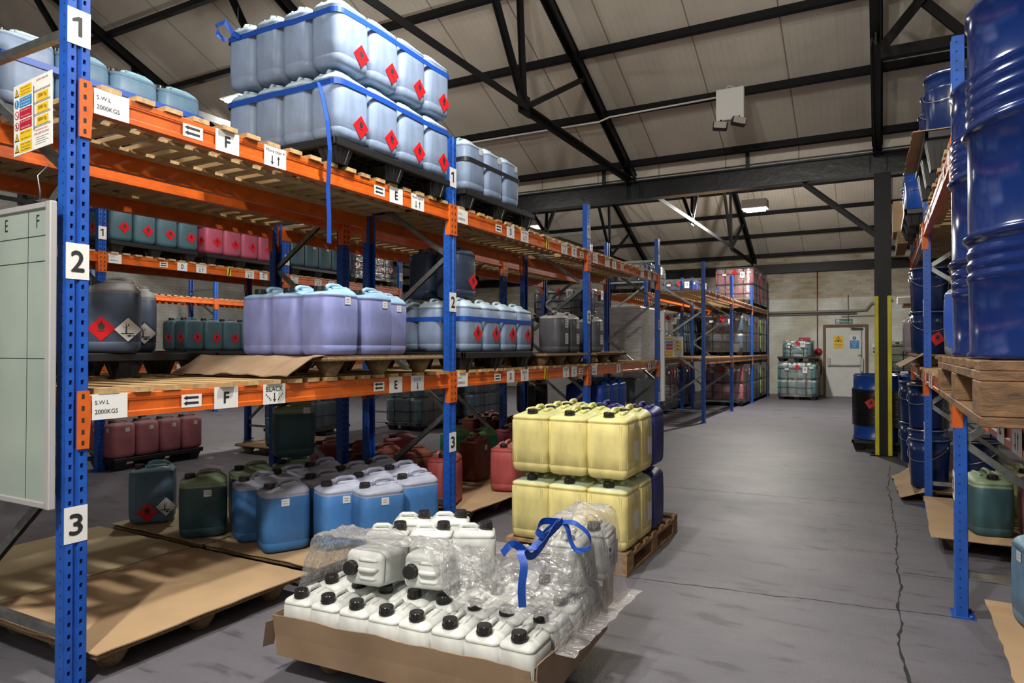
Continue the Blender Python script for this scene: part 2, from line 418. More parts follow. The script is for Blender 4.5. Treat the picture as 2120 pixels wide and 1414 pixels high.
def wall_mat(name, axis, c1, c2, mort, paint=0.0):
    m, nt, b = newmat(name)
    tc = N(nt, 'ShaderNodeTexCoord'); sp = N(nt, 'ShaderNodeSeparateXYZ'); cb = N(nt, 'ShaderNodeCombineXYZ')
    nt.links.new(tc.outputs['Object'], sp.inputs[0]); nt.links.new(sp.outputs[axis], cb.inputs[0]); nt.links.new(sp.outputs[2], cb.inputs[1])
    br = N(nt, 'ShaderNodeTexBrick'); nt.links.new(cb.outputs[0], br.inputs[0])
    br.inputs['Scale'].default_value = 1.0; br.inputs['Brick Width'].default_value = 0.235; br.inputs['Row Height'].default_value = 0.08
    br.inputs['Mortar Size'].default_value = 0.006; br.inputs['Mortar Smooth'].default_value = 0.4
    br.inputs['Color1'].default_value = c4(c1); br.inputs['Color2'].default_value = c4(c2); br.inputs['Mortar'].default_value = c4(mort)
    no = N(nt, 'ShaderNodeTexNoise'); no.inputs['Scale'].default_value = 1.3; no.inputs['Detail'].default_value = 6
    nt.links.new(tc.outputs['Object'], no.inputs['Vector'])
    rp = N(nt, 'ShaderNodeValToRGB'); nt.links.new(no.outputs[0], rp.inputs[0])
    rp.color_ramp.elements[0].position = 0.38; rp.color_ramp.elements[0].color = (0.70, 0.64, 0.52, 1)
    rp.color_ramp.elements[1].position = 0.58; rp.color_ramp.elements[1].color = (1, 1, 1, 1)
    mx = N(nt, 'ShaderNodeMix', data_type='RGBA', blend_type='MULTIPLY'); mx.inputs[0].default_value = 0.8
    nt.links.new(br.outputs[0], mx.inputs[6]); nt.links.new(rp.outputs[0], mx.inputs[7])
    nt.links.new(mx.outputs[2], b.inputs['Base Color'])
    b.inputs['Roughness'].default_value = 0.7
    bp = N(nt, 'ShaderNodeBump'); bp.inputs['Strength'].default_value = 0.6; bp.inputs['Distance'].default_value = 0.006; bp.invert = True
    nt.links.new(br.outputs['Fac'], bp.inputs['Height']); nt.links.new(bp.outputs[0], b.inputs['Normal'])
    return m
M['wally'] = wall_mat('painted brick', 0, (0.62, 0.64, 0.60), (0.69, 0.71, 0.66), (0.64, 0.65, 0.60))
M['wallup'] = wall_mat('upper brick', 0, (0.40, 0.34, 0.24), (0.52, 0.49, 0.42), (0.50, 0.49, 0.45))
M['wallx'] = wall_mat('painted block', 1, (0.60, 0.62, 0.60), (0.64, 0.66, 0.64), (0.52, 0.53, 0.52))
def roof_mat():
    m, nt, b = newmat('ribbed roof sheet')
    tc = N(nt, 'ShaderNodeTexCoord'); sp = N(nt, 'ShaderNodeSeparateXYZ'); nt.links.new(tc.outputs['Object'], sp.inputs[0])
    def period(p, wdt):
        a = N(nt, 'ShaderNodeMath', operation='DIVIDE'); nt.links.new(sp.outputs[0], a.inputs[0]); a.inputs[1].default_value = p
        f = N(nt, 'ShaderNodeMath', operation='FRACT'); nt.links.new(a.outputs[0], f.inputs[0])
        g = N(nt, 'ShaderNodeMath', operation='LESS_THAN'); nt.links.new(f.outputs[0], g.inputs[0]); g.inputs[1].default_value = wdt/p
        return g
    rib = period(0.085, 0.012); seam = period(1.0, 0.016)
    no = N(nt, 'ShaderNodeTexNoise'); no.inputs['Scale'].default_value = 1.2; no.inputs['Detail'].default_value = 6
    nt.links.new(tc.outputs['Object'], no.inputs['Vector'])
    rp = N(nt, 'ShaderNodeValToRGB'); nt.links.new(no.outputs[0], rp.inputs[0])
    rp.color_ramp.elements[0].position = 0.3; rp.color_ramp.elements[0].color = (0.60, 0.545, 0.47, 1)
    rp.color_ramp.elements[1].position = 0.7; rp.color_ramp.elements[1].color = (0.72, 0.665, 0.585, 1)
    mx = N(nt, 'ShaderNodeMix', data_type='RGBA'); nt.links.new(seam.outputs[0], mx.inputs[0])
    nt.links.new(rp.outputs[0], mx.inputs[6]); mx.inputs[7].default_value = (0.26, 0.23, 0.19, 1)
    nt.links.new(mx.outputs[2], b.inputs['Base Color'])
    b.inputs['Roughness'].default_value = 0.5
    bp = N(nt, 'ShaderNodeBump'); bp.inputs['Strength'].default_value = 0.9; bp.inputs['Distance'].default_value = 0.006
    nt.links.new(rib.outputs[0], bp.inputs['Height']); nt.links.new(bp.outputs[0], b.inputs['Normal'])
    return m
M['roof'] = roof_mat()
def emit(name, col, s):
    m, nt, b = newmat(name)
    b.inputs['Emission Color'].default_value = c4(col); b.inputs['Emission Strength'].default_value = s
    return m
M['lamp'] = emit('lamp glass', (1, 0.97, 0.9), 9)

# ================================================================ THE BUILDING
XL, XR, Y0, YV, YB = -17.0, 4.6, -1.4, 10.38, 22.2
YR1 = (Y0+YV)/2; YR2 = (YV+YB)/2
def zr(y):
    """underside of the roof sheet"""
    d = min(abs(y-Y0), abs(y-YV), abs(y-YB))
    return 4.27 + 0.45*d
mb = MB(); mb.box(XL, XR, Y0, YB, -0.2, 0.0)
floor = struct('floor', mb, M['floor'])
# floor joints / cracks
mb = MB()
random.seed(3)
def crack(p, q, n, wd, amp):
    vs = []; fs = []
    p = Vector(p); q = Vector(q); d = (q-p).normalized(); s_ = Vector((-d.y, d.x, 0))
    off = 0
    for i in range(n+1):
        off += random.uniform(-amp, amp); off *= 0.93
        c = p.lerp(q, i/n) + s_*off; ww = wd*random.uniform(0.35, 1.3)
        vs += [(c + s_*ww/2)[:], (c - s_*ww/2)[:]]
    for i in range(n): fs.append((2*i, 2*i+1, 2*i+3, 2*i+2))
    mb.add([(v[0], v[1], 0.0008) for v in vs], fs)
crack((0.13, 2.0, 0), (0.08, 9.5, 0), 130, 0.013, 0.012)
crack((-1.45, 4.08, 0), (0.35, 4.30, 0), 50, 0.008, 0.008)
crack((-2.9, 6.9, 0), (0.3, 7.1, 0), 50, 0.006, 0.01)
crack((0.12, 5.0, 0), (0.9, 5.05, 0), 20, 0.010, 0.01)
struct('crack', mb, M['dark'], parent=floor)

def slab(name, y0, y1, m, th=0.12):
    z0, z1 = zr(y0), zr(y1)
    b = MB(); b.prism([(y0, z0), (y1, z1), (y1, z1+th), (y0, z0+th)], 'x', XL, XR)
    return struct(name, b, m)
ceil_parts = [slab('ceiling', Y0, YR1, M['roof']), slab('ceiling', YR1, YV, M['roof']), slab('ceiling', YV, YR2, M['roof']), slab('ceiling', YR2, YB, M['roof'])]
ZU = 2.92
# back wall with the door opening
DX0, DX1, DZ = -1.42, -0.38, 2.06
mb = MB()
mb.box(XL, DX0, YB, YB+0.25, 0, ZU); mb.box(DX1, XR, YB, YB+0.25, 0, ZU); mb.box(DX0, DX1, YB, YB+0.25, DZ, ZU)
wb = struct('wall_back', mb, M['wally'])
mb = MB(); mb.box(XL, XR, YB+0.02, YB+0.25, ZU, 4.4)
struct('upper_brickwork', mb, M['wallup'], parent=wb)
mb = MB()
for k in range(6):
    off = 0.11 if k % 2 else 0
    for j in range(2):
        a = DX0 - 0.36 + j*0.225 - off*0.4
        mb.box(max(a, DX0-0.37), min(a + 0.21, DX0-0.10), YB-0.012, YB+0.01, 0.66+k*0.075, 0.66+k*0.075+0.062)
struct('bare_brick_patch', mb, M['brick'], parent=wb)
def gable(name, x0, x1, m):
    b = MB()
    for a, c in ((Y0, YR1), (YR1, YV), (YV, YR2), (YR2, YB)):
        b.prism([(a, 0), (c, 0), (c, zr(c)+0.05), (a, zr(a)+0.05)], 'x', x0, x1)
    return struct(name, b, m)
gable('wall_left', XL-0.25, XL, M['wallx'])
gable('wall_right', XR, XR+0.25, M['wallx'])
mb = MB(); mb.box(XL, XR, Y0-0.25, Y0, 0, 4.4)
struct('wall_front', mb, M['wallx'])
# door
mb = MB()
mb.box(DX0-0.07, DX0, YB-0.05, YB+0.1, 0, DZ+0.07); mb.box(DX1, DX1+0.07, YB-0.05, YB+0.1, 0, DZ+0.07); mb.box(DX0, DX1, YB-0.05, YB+0.1, DZ, DZ+0.07)
struct('trim_1', mb, M['brownwood'])
mb = MB(); mb.bbox(DX0, DX1, YB+0.0, YB+0.06, 0.02, DZ)
dr = struct('door_1', mb, M['door'])
mb = MB(); mb.bbox(DX0+0.05, DX0+0.12, YB-0.06, YB, 0.90, 1.15, 0.01); mb.bbox(DX1-0.14, DX1-0.05, YB-0.07, YB, 0.75, 1.15, 0.01)
mb.tube([(DX0+0.08, YB-0.07, 0.94), (DX1-0.1, YB-0.07, 0.94)], 0.016)
mb.tube([(DX1-0.10, YB-0.03, 1.1), (DX1-0.10, YB-0.03, 2.0)], 0.014)
struct('push_bar', mb, M['grey'], parent=dr)
mb = MB(); mb.tube([(DX1-0.11, YB-0.05, 1.24), (DX1-0.20, YB-0.06, 1.24)], 0.01)
struct('door_handle', mb, M['bolt'], parent=dr)
mb = MB(); mb.bbox(DX1-0.36, DX1-0.06, YB-0.06, YB, DZ-0.09, DZ-0.03); mb.bar((DX1-0.1, YB-0.05, DZ-0.04), (DX1-0.4, YB-0.10, DZ-0.03), 0.02, 0.012)
struct('door_closer', mb, M['blackpl'], parent=dr)
mb = MB()
for a, c in ((XL, DX0-0.07), (DX1+0.07, XR)): mb.box(a, c, YB-0.015, YB, 0, 0.05)
struct('baseboard_back', mb, M['carddk'])

# trusses
TX = [-13.46, -10.10, -6.75, -3.41, -0.02, 3.33]
def truss(x, ya, yb, m):
    b = MB(); yr = (ya+yb)/2; rz = lambda y: 4.05 + 0.45*min(abs(y-ya), abs(y-yb))
    for s_, ye in ((1, ya), (-1, yb)):
        for dx in (-0.045, 0.045):
            b.bar((x+dx, ye, 4.06), (x+dx, yr, rz(yr)), 0.02, 0.10, up=(0, 0, 1))
        b.bar((x, ye, 4.12), (x, yr, rz(yr)+0.06), 0.13, 0.015)
        n1 = ye + s_*3.78; P = (x, n1, 4.05)
        b.angle((x, ye, 4.03), P, 0.075, 0.010)
        b.angle(P, (x, ye+s_*2.05, rz(ye+s_*2.05)), 0.055, 0.008)
        b.angle(P, (x, n1+s_*0.15, rz(n1+s_*0.15)), 0.055, 0.008)
        b.angle((x, n1-0.0, 4.08), (x, yr-s_*0.25, rz(yr)-0.05), 0.06, 0.008)
        b.box(x-0.008, x+0.008, n1-0.13, n1+0.13, 3.97, 4.20)
        for bx, bz in ((-0.07, 4.02), (0, 4.05), (0.07, 4.02), (-0.04, 4.12), (0.05, 4.12)):
            b.lathe([(0.017, 0), (0.017, 0.03)], 8, M=Matrix.Translation((x-0.02, n1+bx, bz)) @ Matrix.Rotation(pi/2, 4, 'Y'))
    b.angle((x, ya+3.78, 4.05), (x, yb-3.78, 4.05), 0.075, 0.010)
    return struct('roof_truss', b, m)
for x in TX:
    truss(x, Y0, YV, M['steel'])
    truss(x, YV, YB, M['steel'])
mb = MB()
for (ya, sg) in ((Y0, 1), (YV, -1), (YV, 1), (YB, -1)):
    for k in range(6):
        y = ya + sg*(0.32 + 1.01*k); z = 4.24 + 0.45*(0.32+1.01*k-0.32)
        o = MB()
        o.bar((XL, y, z+0.012), (XR, y, z+0.012), 0.06, 0.095, up=(0, 0.2, 1))
        struct('purlin', o, M['steel'])
# valley girder
mb = MB()
mb.box(XL, XR, YV-0.09, YV+0.09, 4.03, 4.05); mb.box(XL, XR, YV-0.09, YV+0.09, 3.755, 3.775)
mb.box(XL, XR, YV-0.012, YV+0.012, 3.775, 4.03)
for x in TX:
    for dx in (-0.10, 0.10): mb.box(x+dx-0.006, x+dx+0.006, YV-0.085, YV+0.085, 3.775, 4.03)
mb.box(XL, XR, YV-0.085, YV-0.065, 4.075, 4.09)
for k in range(9):
    mb.box(-14.9+k*2.2, -14.85+k*2.2, YV-0.12, YV-0.085, 4.05, 4.30)
vg = struct('valley_girder', mb, M['girder'])
mb = MB(); mb.box(XL, XR, YV-0.05, YV+0.05, 4.05, 4.32)
struct('valley_lining', mb, M['roof'], parent=vg)
mb = MB(); mb.box(XL, XR, YB-0.16, YB, 3.72, 3.86); mb.box(XL, XR, YB-0.05, YB+0.02, 3.86, 4.0)
struct('eaves_beam', mb, M['steel'])
mb = MB(); mb.box(XL, XR, Y0, Y0+0.16, 3.75, 4.05)
struct('eaves_beam', mb, M['steel'])
# columns under the girder
def column(x):
    b = MB()
    b.box(x-0.10, x+0.10, YV-0.10, YV-0.085, 2.12, 3.76); b.box(x-0.10, x+0.10, YV+0.085, YV+0.10, 0, 3.76); b.box(x-0.03, x+0.03, YV-0.085, YV+0.085, 0, 3.76)
    b.box(x-0.10, x+0.10, YV-0.10, YV-0.085, 0, 2.12)
    b.box(x-0.16, x+0.16, YV-0.14, YV+0.14, 0, 0.015)
    for sx in (-1, 1):
        b.angle((x+sx*0.08, YV, 2.95), (x+sx*0.98, YV, 3.75), 0.07, 0.012)
    o = struct('column', b, M['steel'])
    b = MB()
    b.bbox(x-0.10, x-0.05, YV-0.135, YV-0.10, 0.0, 2.12, 0.006); b.bbox(x+0.05, x+0.10, YV-0.135, YV-0.10, 0.0, 2.12, 0.006)
    struct('yellow_guard_strip', b, M['yellow'], parent=o)
column(0.035)
# lattice bracing between trusses at the right
mb = MB()
za = 4.52
mb.bar((-0.02, 8.15, za), (3.33, 8.15, za), 0.10, 0.11); mb.bar((-0.02, 8.15, za+1.0), (3.33, 8.15, za+1.0), 0.10, 0.10)
for k in range(4):
    a = -0.02 + k*0.84
    mb.bar((a, 8.12, za+(0 if k % 2 == 0 else 1.0)), (a+0.84, 8.12, za+(1.0 if k % 2 == 0 else 0)), 0.05, 0.09)
    mb.bar((a, 8.18, za+(1.0 if k % 2 == 0 else 0)), (a+0.84, 8.18, za+(0 if k % 2 == 0 else 1.0)), 0.05, 0.09)
struct('lattice_bracing', mb, M['steel'])
# pipes on the back wall
mb = MB(); mb.tube([(-12, YB-0.06, 2.50), (-0.7, YB-0.06, 2.52), (-0.35, YB-0.06, 2.54), (-0.22, YB-0.06, 2.72), (0.3, YB-0.06, 2.8)], 0.035)
mb.tube([(-12, YB-0.06, 2.43), (-0.6, YB-0.06, 2.45)], 0.02)
mb.tube([(-1.0, YB-0.04, 2.36), (0.2, YB-0.04, 2.38)], 0.012)
mb.tube([(-0.82, YB-0.04, 3.0), (-0.82, YB-0.04, 2.2)], 0.012)
struct('wall_pipe', mb, M['pipe'])
mb = MB(); mb.tube([(-1.64, YB-0.04, 3.75), (-1.64, YB-0.04, 1.35)], 0.014)
struct('wall_conduit', mb, M['redpipe'])
mb = MB(); mb.lathe([(0.10, 0), (0.11, 0.03), (0.09, 0.10), (0.05, 0.14)], 20, M=Matrix.Rotation(pi/2, 4, 'X'))
solo('fire_alarm_bell', mb, M['hr'], 'red fire alarm sounder at the foot of the red conduit beside the door', 'alarm', (-1.62, YB, 1.33))

# wall signs
def sign(name, label, x, z, wd, ht, base, draw=None, loc=None, rot=(0, 0, 0), mats=None, cat='sign'):
    b = MB(); b.box(-wd/2, wd/2, 0, 0.004, -ht/2, ht/2, 0)
    if draw: draw(b)
    return solo(name, b, mats, label, cat, loc if loc else (x, YB-0.008, z), rot)
def d_exit(b):
    put_text(b, 'Fire exit', 0.06, 0, 0.30, 0.065, 1)
    rect(b, -0.20, -0.12, -0.055, 0.055, 1); poly(b, [(-0.185, -0.04), (-0.165, 0.0), (-0.17, 0.02), (-0.14, 0.035), (-0.15, 0.0), (-0.13, -0.045)], 0, -0.0016)
sign('fire_exit_sign', 'green fire exit sign above the white door', -0.93, 2.22, 0.46, 0.14, 'hg', d_exit, mats=[M['hg'], M['white']])
def d_fl(b):
    rect(b, -0.12, 0.12, -0.19, -0.03, 1); poly(b, [(-0.10, 0.0), (0.10, 0.0), (0, 0.17)], 2, -0.0012); poly(b, [(-0.075, 0.014), (0.075, 0.014), (0, 0.142)], 1, -0.0018)
    poly(b, [(-0.025, 0.02), (0.025, 0.02), (0.03, 0.045), (0.012, 0.06), (0.0, 0.095), (-0.014, 0.06), (-0.03, 0.045)], 2, -0.0024)
    put_text(b, 'Flammable', 0, -0.08, 0.2, 0.035, 2, -0.002); put_text(b, 'liquid', 0, -0.14, 0.1, 0.035, 2, -0.002)
sign('flammable_sign', 'yellow flammable liquid warning sign on the white door', -1.08, 1.62, 0.25, 0.38, 'white', d_fl, mats=[M['hy'], M['hy'], M['ink']])
def d_bl(b):
    rect(b, -0.12, 0.12, -0.19, 0.04, 1); b.lathe([(0.05, 0), (0.05, 0.002)], 20, 1, M=Matrix.Translation((0, 0, 0.11)) @ Matrix.Rotation(pi/2, 4, 'X')); rect(b, -0.008, 0.008, 0.085, 0.135, 0, -0.003)
    for k, t in enumerate(('Fire door', 'keep', 'clear')): put_text(b, t, 0, -0.01-k*0.06, 0.17 if k == 0 else 0.1, 0.035, 0, -0.002)
sign('mandatory_sign', 'blue and white mandatory notice on the door beside the yellow sign', -0.66, 1.62, 0.25, 0.38, 'white', d_bl, mats=[M['white'], M['hb']])
def d_fp(b):
    b.lathe([(0.055, 0), (0.055, 0.002)], 16, 1, M=Matrix.Translation((-0.07, 0, 0.03)) @ Matrix.Rotation(pi/2, 4, 'X')); rect(b, -0.09, -0.05, 0.07, 0.15, 1)
    poly(b, [(0.03, -0.03), (0.10, -0.03), (0.11, 0.05), (0.08, 0.13), (0.06, 0.06), (0.03, 0.10)], 1); put_text(b, 'Fire point', 0, -0.11, 0.22, 0.035, 1)
sign('fire_point_sign', 'red fire point sign on the wall between wrapped stack and door', -2.0, 1.55, 0.32, 0.42, 'hr', d_fp, mats=[M['hr'], M['white']])
def d_sm(b):
    rect(b, -0.05, 0.05, -0.03, 0.04, 1); rect(b, -0.05, 0.05, -0.13, -0.05, 2)
sign('notice_card', 'small green and blue notice on the wall just past the door frame', -0.14, 1.42, 0.13, 0.30, 'white', d_sm, mats=[M['white'], M['hb'], M['lime'] if 'lime' in M else M['hg']])

# ================================================================ RACKING
UP_H = 3.09
def upright_mesh():
    b = MB(); W2 = 0.047; DP = 0.058
    def face(M_, cols, wd, nrow, pitch, hw, hh, z0=0.03, groove=0.010):
        # plate in XZ plane facing -Y with square holes; cols = hole centres
        zs = 0
        xs = [-wd/2]
        for c in cols: xs += [c-hw/2, c+hw/2]
        xs += [wd/2]
        def q(x0, x1, za, zb):
            b.add([(x0, 0, za), (x1, 0, za), (x1, 0, zb), (x0, 0, zb)], [(0, 1, 2, 3)], 0, False, M_)
        # solid strips
        for i in range(0, len(xs)-1, 2):
            a, c = xs[i], xs[i+1]
            if i == 2 and groove:
                g0, g1 = a+0.006, c-0.006
                q(a, g0, 0, UP_H); q(g1, c, 0, UP_H)
                vs = [(g0, 0, 0), (g0+0.004, groove, 0), (g1-0.004, groove, 0), (g1, 0, 0), (g0, 0, UP_H), (g0+0.004, groove, UP_H), (g1-0.004, groove, UP_H), (g1, 0, UP_H)]
                b.add(vs, [(0, 1, 5, 4), (1, 2, 6, 5), (2, 3, 7, 6)], 0, False, M_)
            else: q(a, c, 0, UP_H)
        for i in range(1, len(xs)-1, 2):
            a, c = xs[i], xs[i+1]; z = 0.0; zc = z0 + (0.0 if i == 1 else 0.0)
            while zc + hh/2 < UP_H:
                q(a, c, z, zc-hh/2)
                # hole walls and dark back
                b.add([(a, 0.012, zc-hh/2), (c, 0.012, zc-hh/2), (c, 0.012, zc+hh/2), (a, 0.012, zc+hh/2),
                       (a, 0, zc-hh/2), (c, 0, zc-hh/2), (c, 0, zc+hh/2), (a, 0, zc+hh/2)],
                      [(0, 4, 7, 3), (1, 2, 6, 5), (0, 1, 5, 4), (3, 7, 6, 2)], 0, False, M_)
                b.add([(a, 0.012, zc-hh/2), (c, 0.012, zc-hh/2), (c, 0.012, zc+hh/2), (a, 0.012, zc+hh/2)], [(0, 1, 2, 3)], 1, False, M_)
                z = zc+hh/2; zc += pitch
            q(a, c, z, UP_H)
    face(Matrix.Translation((0, -DP/2, 0)) if 0 else Matrix.Identity(4), [-0.0235, 0.0235], 2*W2, 0, 0.05, 0.0125, 0.019)
    # sides and back: local frame: front faces -Y, depth along +Y
    for sx in (-1, 1):
        b.box(sx*W2 - (0.0 if sx > 0 else 0), sx*W2 + sx*(-0.002), 0.0, DP, 0, UP_H)
        b.box(min(sx*W2, sx*(W2-0.02)), max(sx*W2, sx*(W2-0.02)), DP-0.002, DP, 0, UP_H)
        z = 0.055
        while z < UP_H:
            x = sx*(W2+0.0004)
            b.add([(x, 0.018, z-0.005), (x, 0.025, z-0.005), (x, 0.025, z+0.005), (x, 0.018, z+0.005)], [(0, 1, 2, 3)], 1)
            z += 0.05
    return b.mesh('upright', [M['blue'], M['dark']])
UPM = upright_mesh()
def foot_mesh():
    b = MB(); b.bbox(-0.065, 0.065, -0.02, 0.09, 0, 0.008, 0.002)
    b.lathe([(0.012, 0.008), (0.012, 0.02)], 6, cx=-0.055, cy=0.07); b.lathe([(0.012, 0.008), (0.012, 0.02)], 6, cx=0.055, cy=0.07)
    return b.mesh('foot_plate', M['blue'])
FTM = foot_mesh()
_numm = {}
def num_mesh(n):
    if n not in _numm:
        b = MB(); b.box(-0.047, 0.047, 0, 0.0012, -0.075, 0.075, 0)
        if n == '1':
            rect(b, -0.004, 0.012, -0.038, 0.045, 1); poly(b, [(-0.004, 0.045), (-0.028, 0.030), (-0.028, 0.018), (-0.004, 0.026)], 1)
        else: put_text(b, n, 0, 0.0, 0.050, 0.085, 1, bold=0.0028)
        _numm[n] = b.mesh('number_label', [M['white'], M['ink']])
    return _numm[n]
# beam: local x = length, front faces -Y, top at z=0
_bm = {}
BH = 0.108
def beam_mesh(ln, m):
    k = (round(ln, 3), m)
    if k not in _bm:
        b = MB()
        pf = [(0, -0.004), (0.003, 0), (0.045, 0), (0.048, -0.004), (0.048, -BH), (0, -BH), (0, -BH+0.022), (0.007, -BH+0.027), (0.007, -0.040), (0.002, -0.034), (0.002, -0.030), (0, -0.026)]
        vs = [(x, p[0], p[1]) for x in (-ln/2, ln/2) for p in pf]; n = len(pf)
        fs = [(i, i+n, (i+1) % n + n, (i+1) % n) for i in range(n)] + [tuple(range(n)), tuple(range(2*n-1, n-1, -1))]
        b.add(vs, fs, 0)
        _bm[k] = b.mesh('beam', M[m])
    return _bm[k]
def conn_mesh(m, side):
    k = ('c', m, side)
    if k not in _bm:
        b = MB(); s_ = side
        # front plate over half the upright, and a wedge towards the beam
        x0, x1 = sorted((0.0, s_*0.044))
        b.box(x0, x1, -0.052+0.045, -0.045+0.045, -0.225, 0.018, 0)
        for z in (-0.005, -0.055, -0.105, -0.155, -0.20):
            b.add([(s_*0.022-0.006, -0.0076, z-0.010), (s_*0.022+0.006, -0.0076, z-0.010), (s_*0.022+0.006, -0.0076, z+0.010), (s_*0.022-0.006, -0.0076, z+0.010)], [(0, 1, 2, 3)], 1)
        b.prism([(s_*0.044, 0.018), (s_*0.048, 0.018), (s_*0.054, -0.02), (s_*0.054, -BH), (s_*0.048, -0.225), (s_*0.044, -0.225)][::(1 if s_ > 0 else -1)], 'y', -0.007, 0.04)
        _bm[k] = b.mesh('beam_connector', [M[m], M['dark']])
    return _bm[k]
def tag_mesh(kind):
    k = ('t', kind)
    if k in _bm: return _bm[k]
    b = MB(); mats = [M['white'], M['ink'], M['orange'], M['hb'], M['yellow']]
    if kind == 'swl':
        b.box(-0.078, 0.078, 0, 0.001, -BH-0.001, 0.001)
        put_text(b, 'S.W.L', -0.035, -0.035, 0.062, 0.017, 1); put_text(b, '2000KGS', -0.016, -0.075, 0.100, 0.019, 1)
    elif kind in ('arrL', 'arrR'):
        s_ = -1 if kind == 'arrL' else 1
        b.box(-0.055, 0.055, 0, 0.001, -0.088, -0.026)
        for z in (-0.042, -0.068):
            rect(b, min(-s_*0.038, s_*0.03), max(-s_*0.038, s_*0.03), z-0.006, z+0.006, 1)
            poly(b, [(s_*0.046, z), (s_*0.026, z-0.011), (s_*0.026, z+0.011)][::s_], 1)
    elif len(kind) == 1:
        b.box(-0.072, 0.072, 0, 0.001, -BH-0.001, 0.001); put_text(b, kind, 0, -0.054, 0.030, 0.055, 1, bold=0.0022)
    elif kind in ('more', 'BLACK', 'BLUE', 'RED'):
        b.box(-0.078, 0.078, 0, 0.001, -BH-0.001, 0.001)
        if kind == 'more':
            put_text(b, 'More than 4', 0, -0.022, 0.13, 0.018, 1); xs = (-0.022, 0.022)
        else:
            put_text(b, kind, 0, -0.026, 0.12 if kind == 'BLACK' else 0.09, 0.028, 3 if kind == 'BLUE' else 1); xs = (0.0,)
        for i, x in enumerate(xs):
            s_ = 1 if i == 0 else -1
            rect(b, x-0.004, x+0.004, -0.095, -0.048, 1)
            zt = -0.100 if s_ > 0 else -0.043
            poly(b, [(x, zt), (x+0.011, zt+s_*0.018), (x-0.011, zt+s_*0.018)], 1)
        if kind == 'BLACK':
            for s_ in (-1, 1):
                for t in range(4): poly(b, [(s_*(0.022+t*0.010), -0.09+t*0.010), (s_*(0.032+t*0.010), -0.088+t*0.010), (s_*(0.026+t*0.010), -0.078+t*0.010)], 1)
    elif kind == 'ytape':
        b.box(-0.03, 0.03, -0.001, 0.001, -BH-0.002, 0.002, 4)
        poly(b, [(-0.02, -BH), (0.0, -BH), (0.02, 0), (0.0, 0)], 1, -0.0022)
    _bm[k] = b.mesh('shelf_label', mats)
    return _bm[k]
TAGNAME = {'swl': 'white load label reading S.W.L 2000KGS', 'arrL': 'white label with two left arrows', 'arrR': 'white label with two right arrows', 'more': 'white label reading More than 4 with arrows',
           'ytape': 'strip of yellow and black tape'}

L1, L2 = 1.225, 2.535      # beam tops
def deck(label, x0, x1, ya, yb, z, group, rot=0):
    """slatted timber deck: boards run front to back"""
    b = MB(); n = int(round((yb-ya)/0.148)); p = (yb-ya)/n
    for k in range(n):
        c = ya + p*(k+0.5) + random.uniform(-0.004, 0.004)
        e = random.uniform(-0.012, 0.012)
        b.box(x0+e, x1+e, c-0.045, c+0.045, z+0.0005, z+0.024)
    # two battens under the boards inside the beams
    for xx in (x0+0.11, (x0+x1)/2, x1-0.11): b.box(xx-0.04, xx+0.04, ya+0.03, yb-0.03, z-0.018, z)
    return solo('slatted_shelf', b, M['pine'], label, 'shelf', group=group)

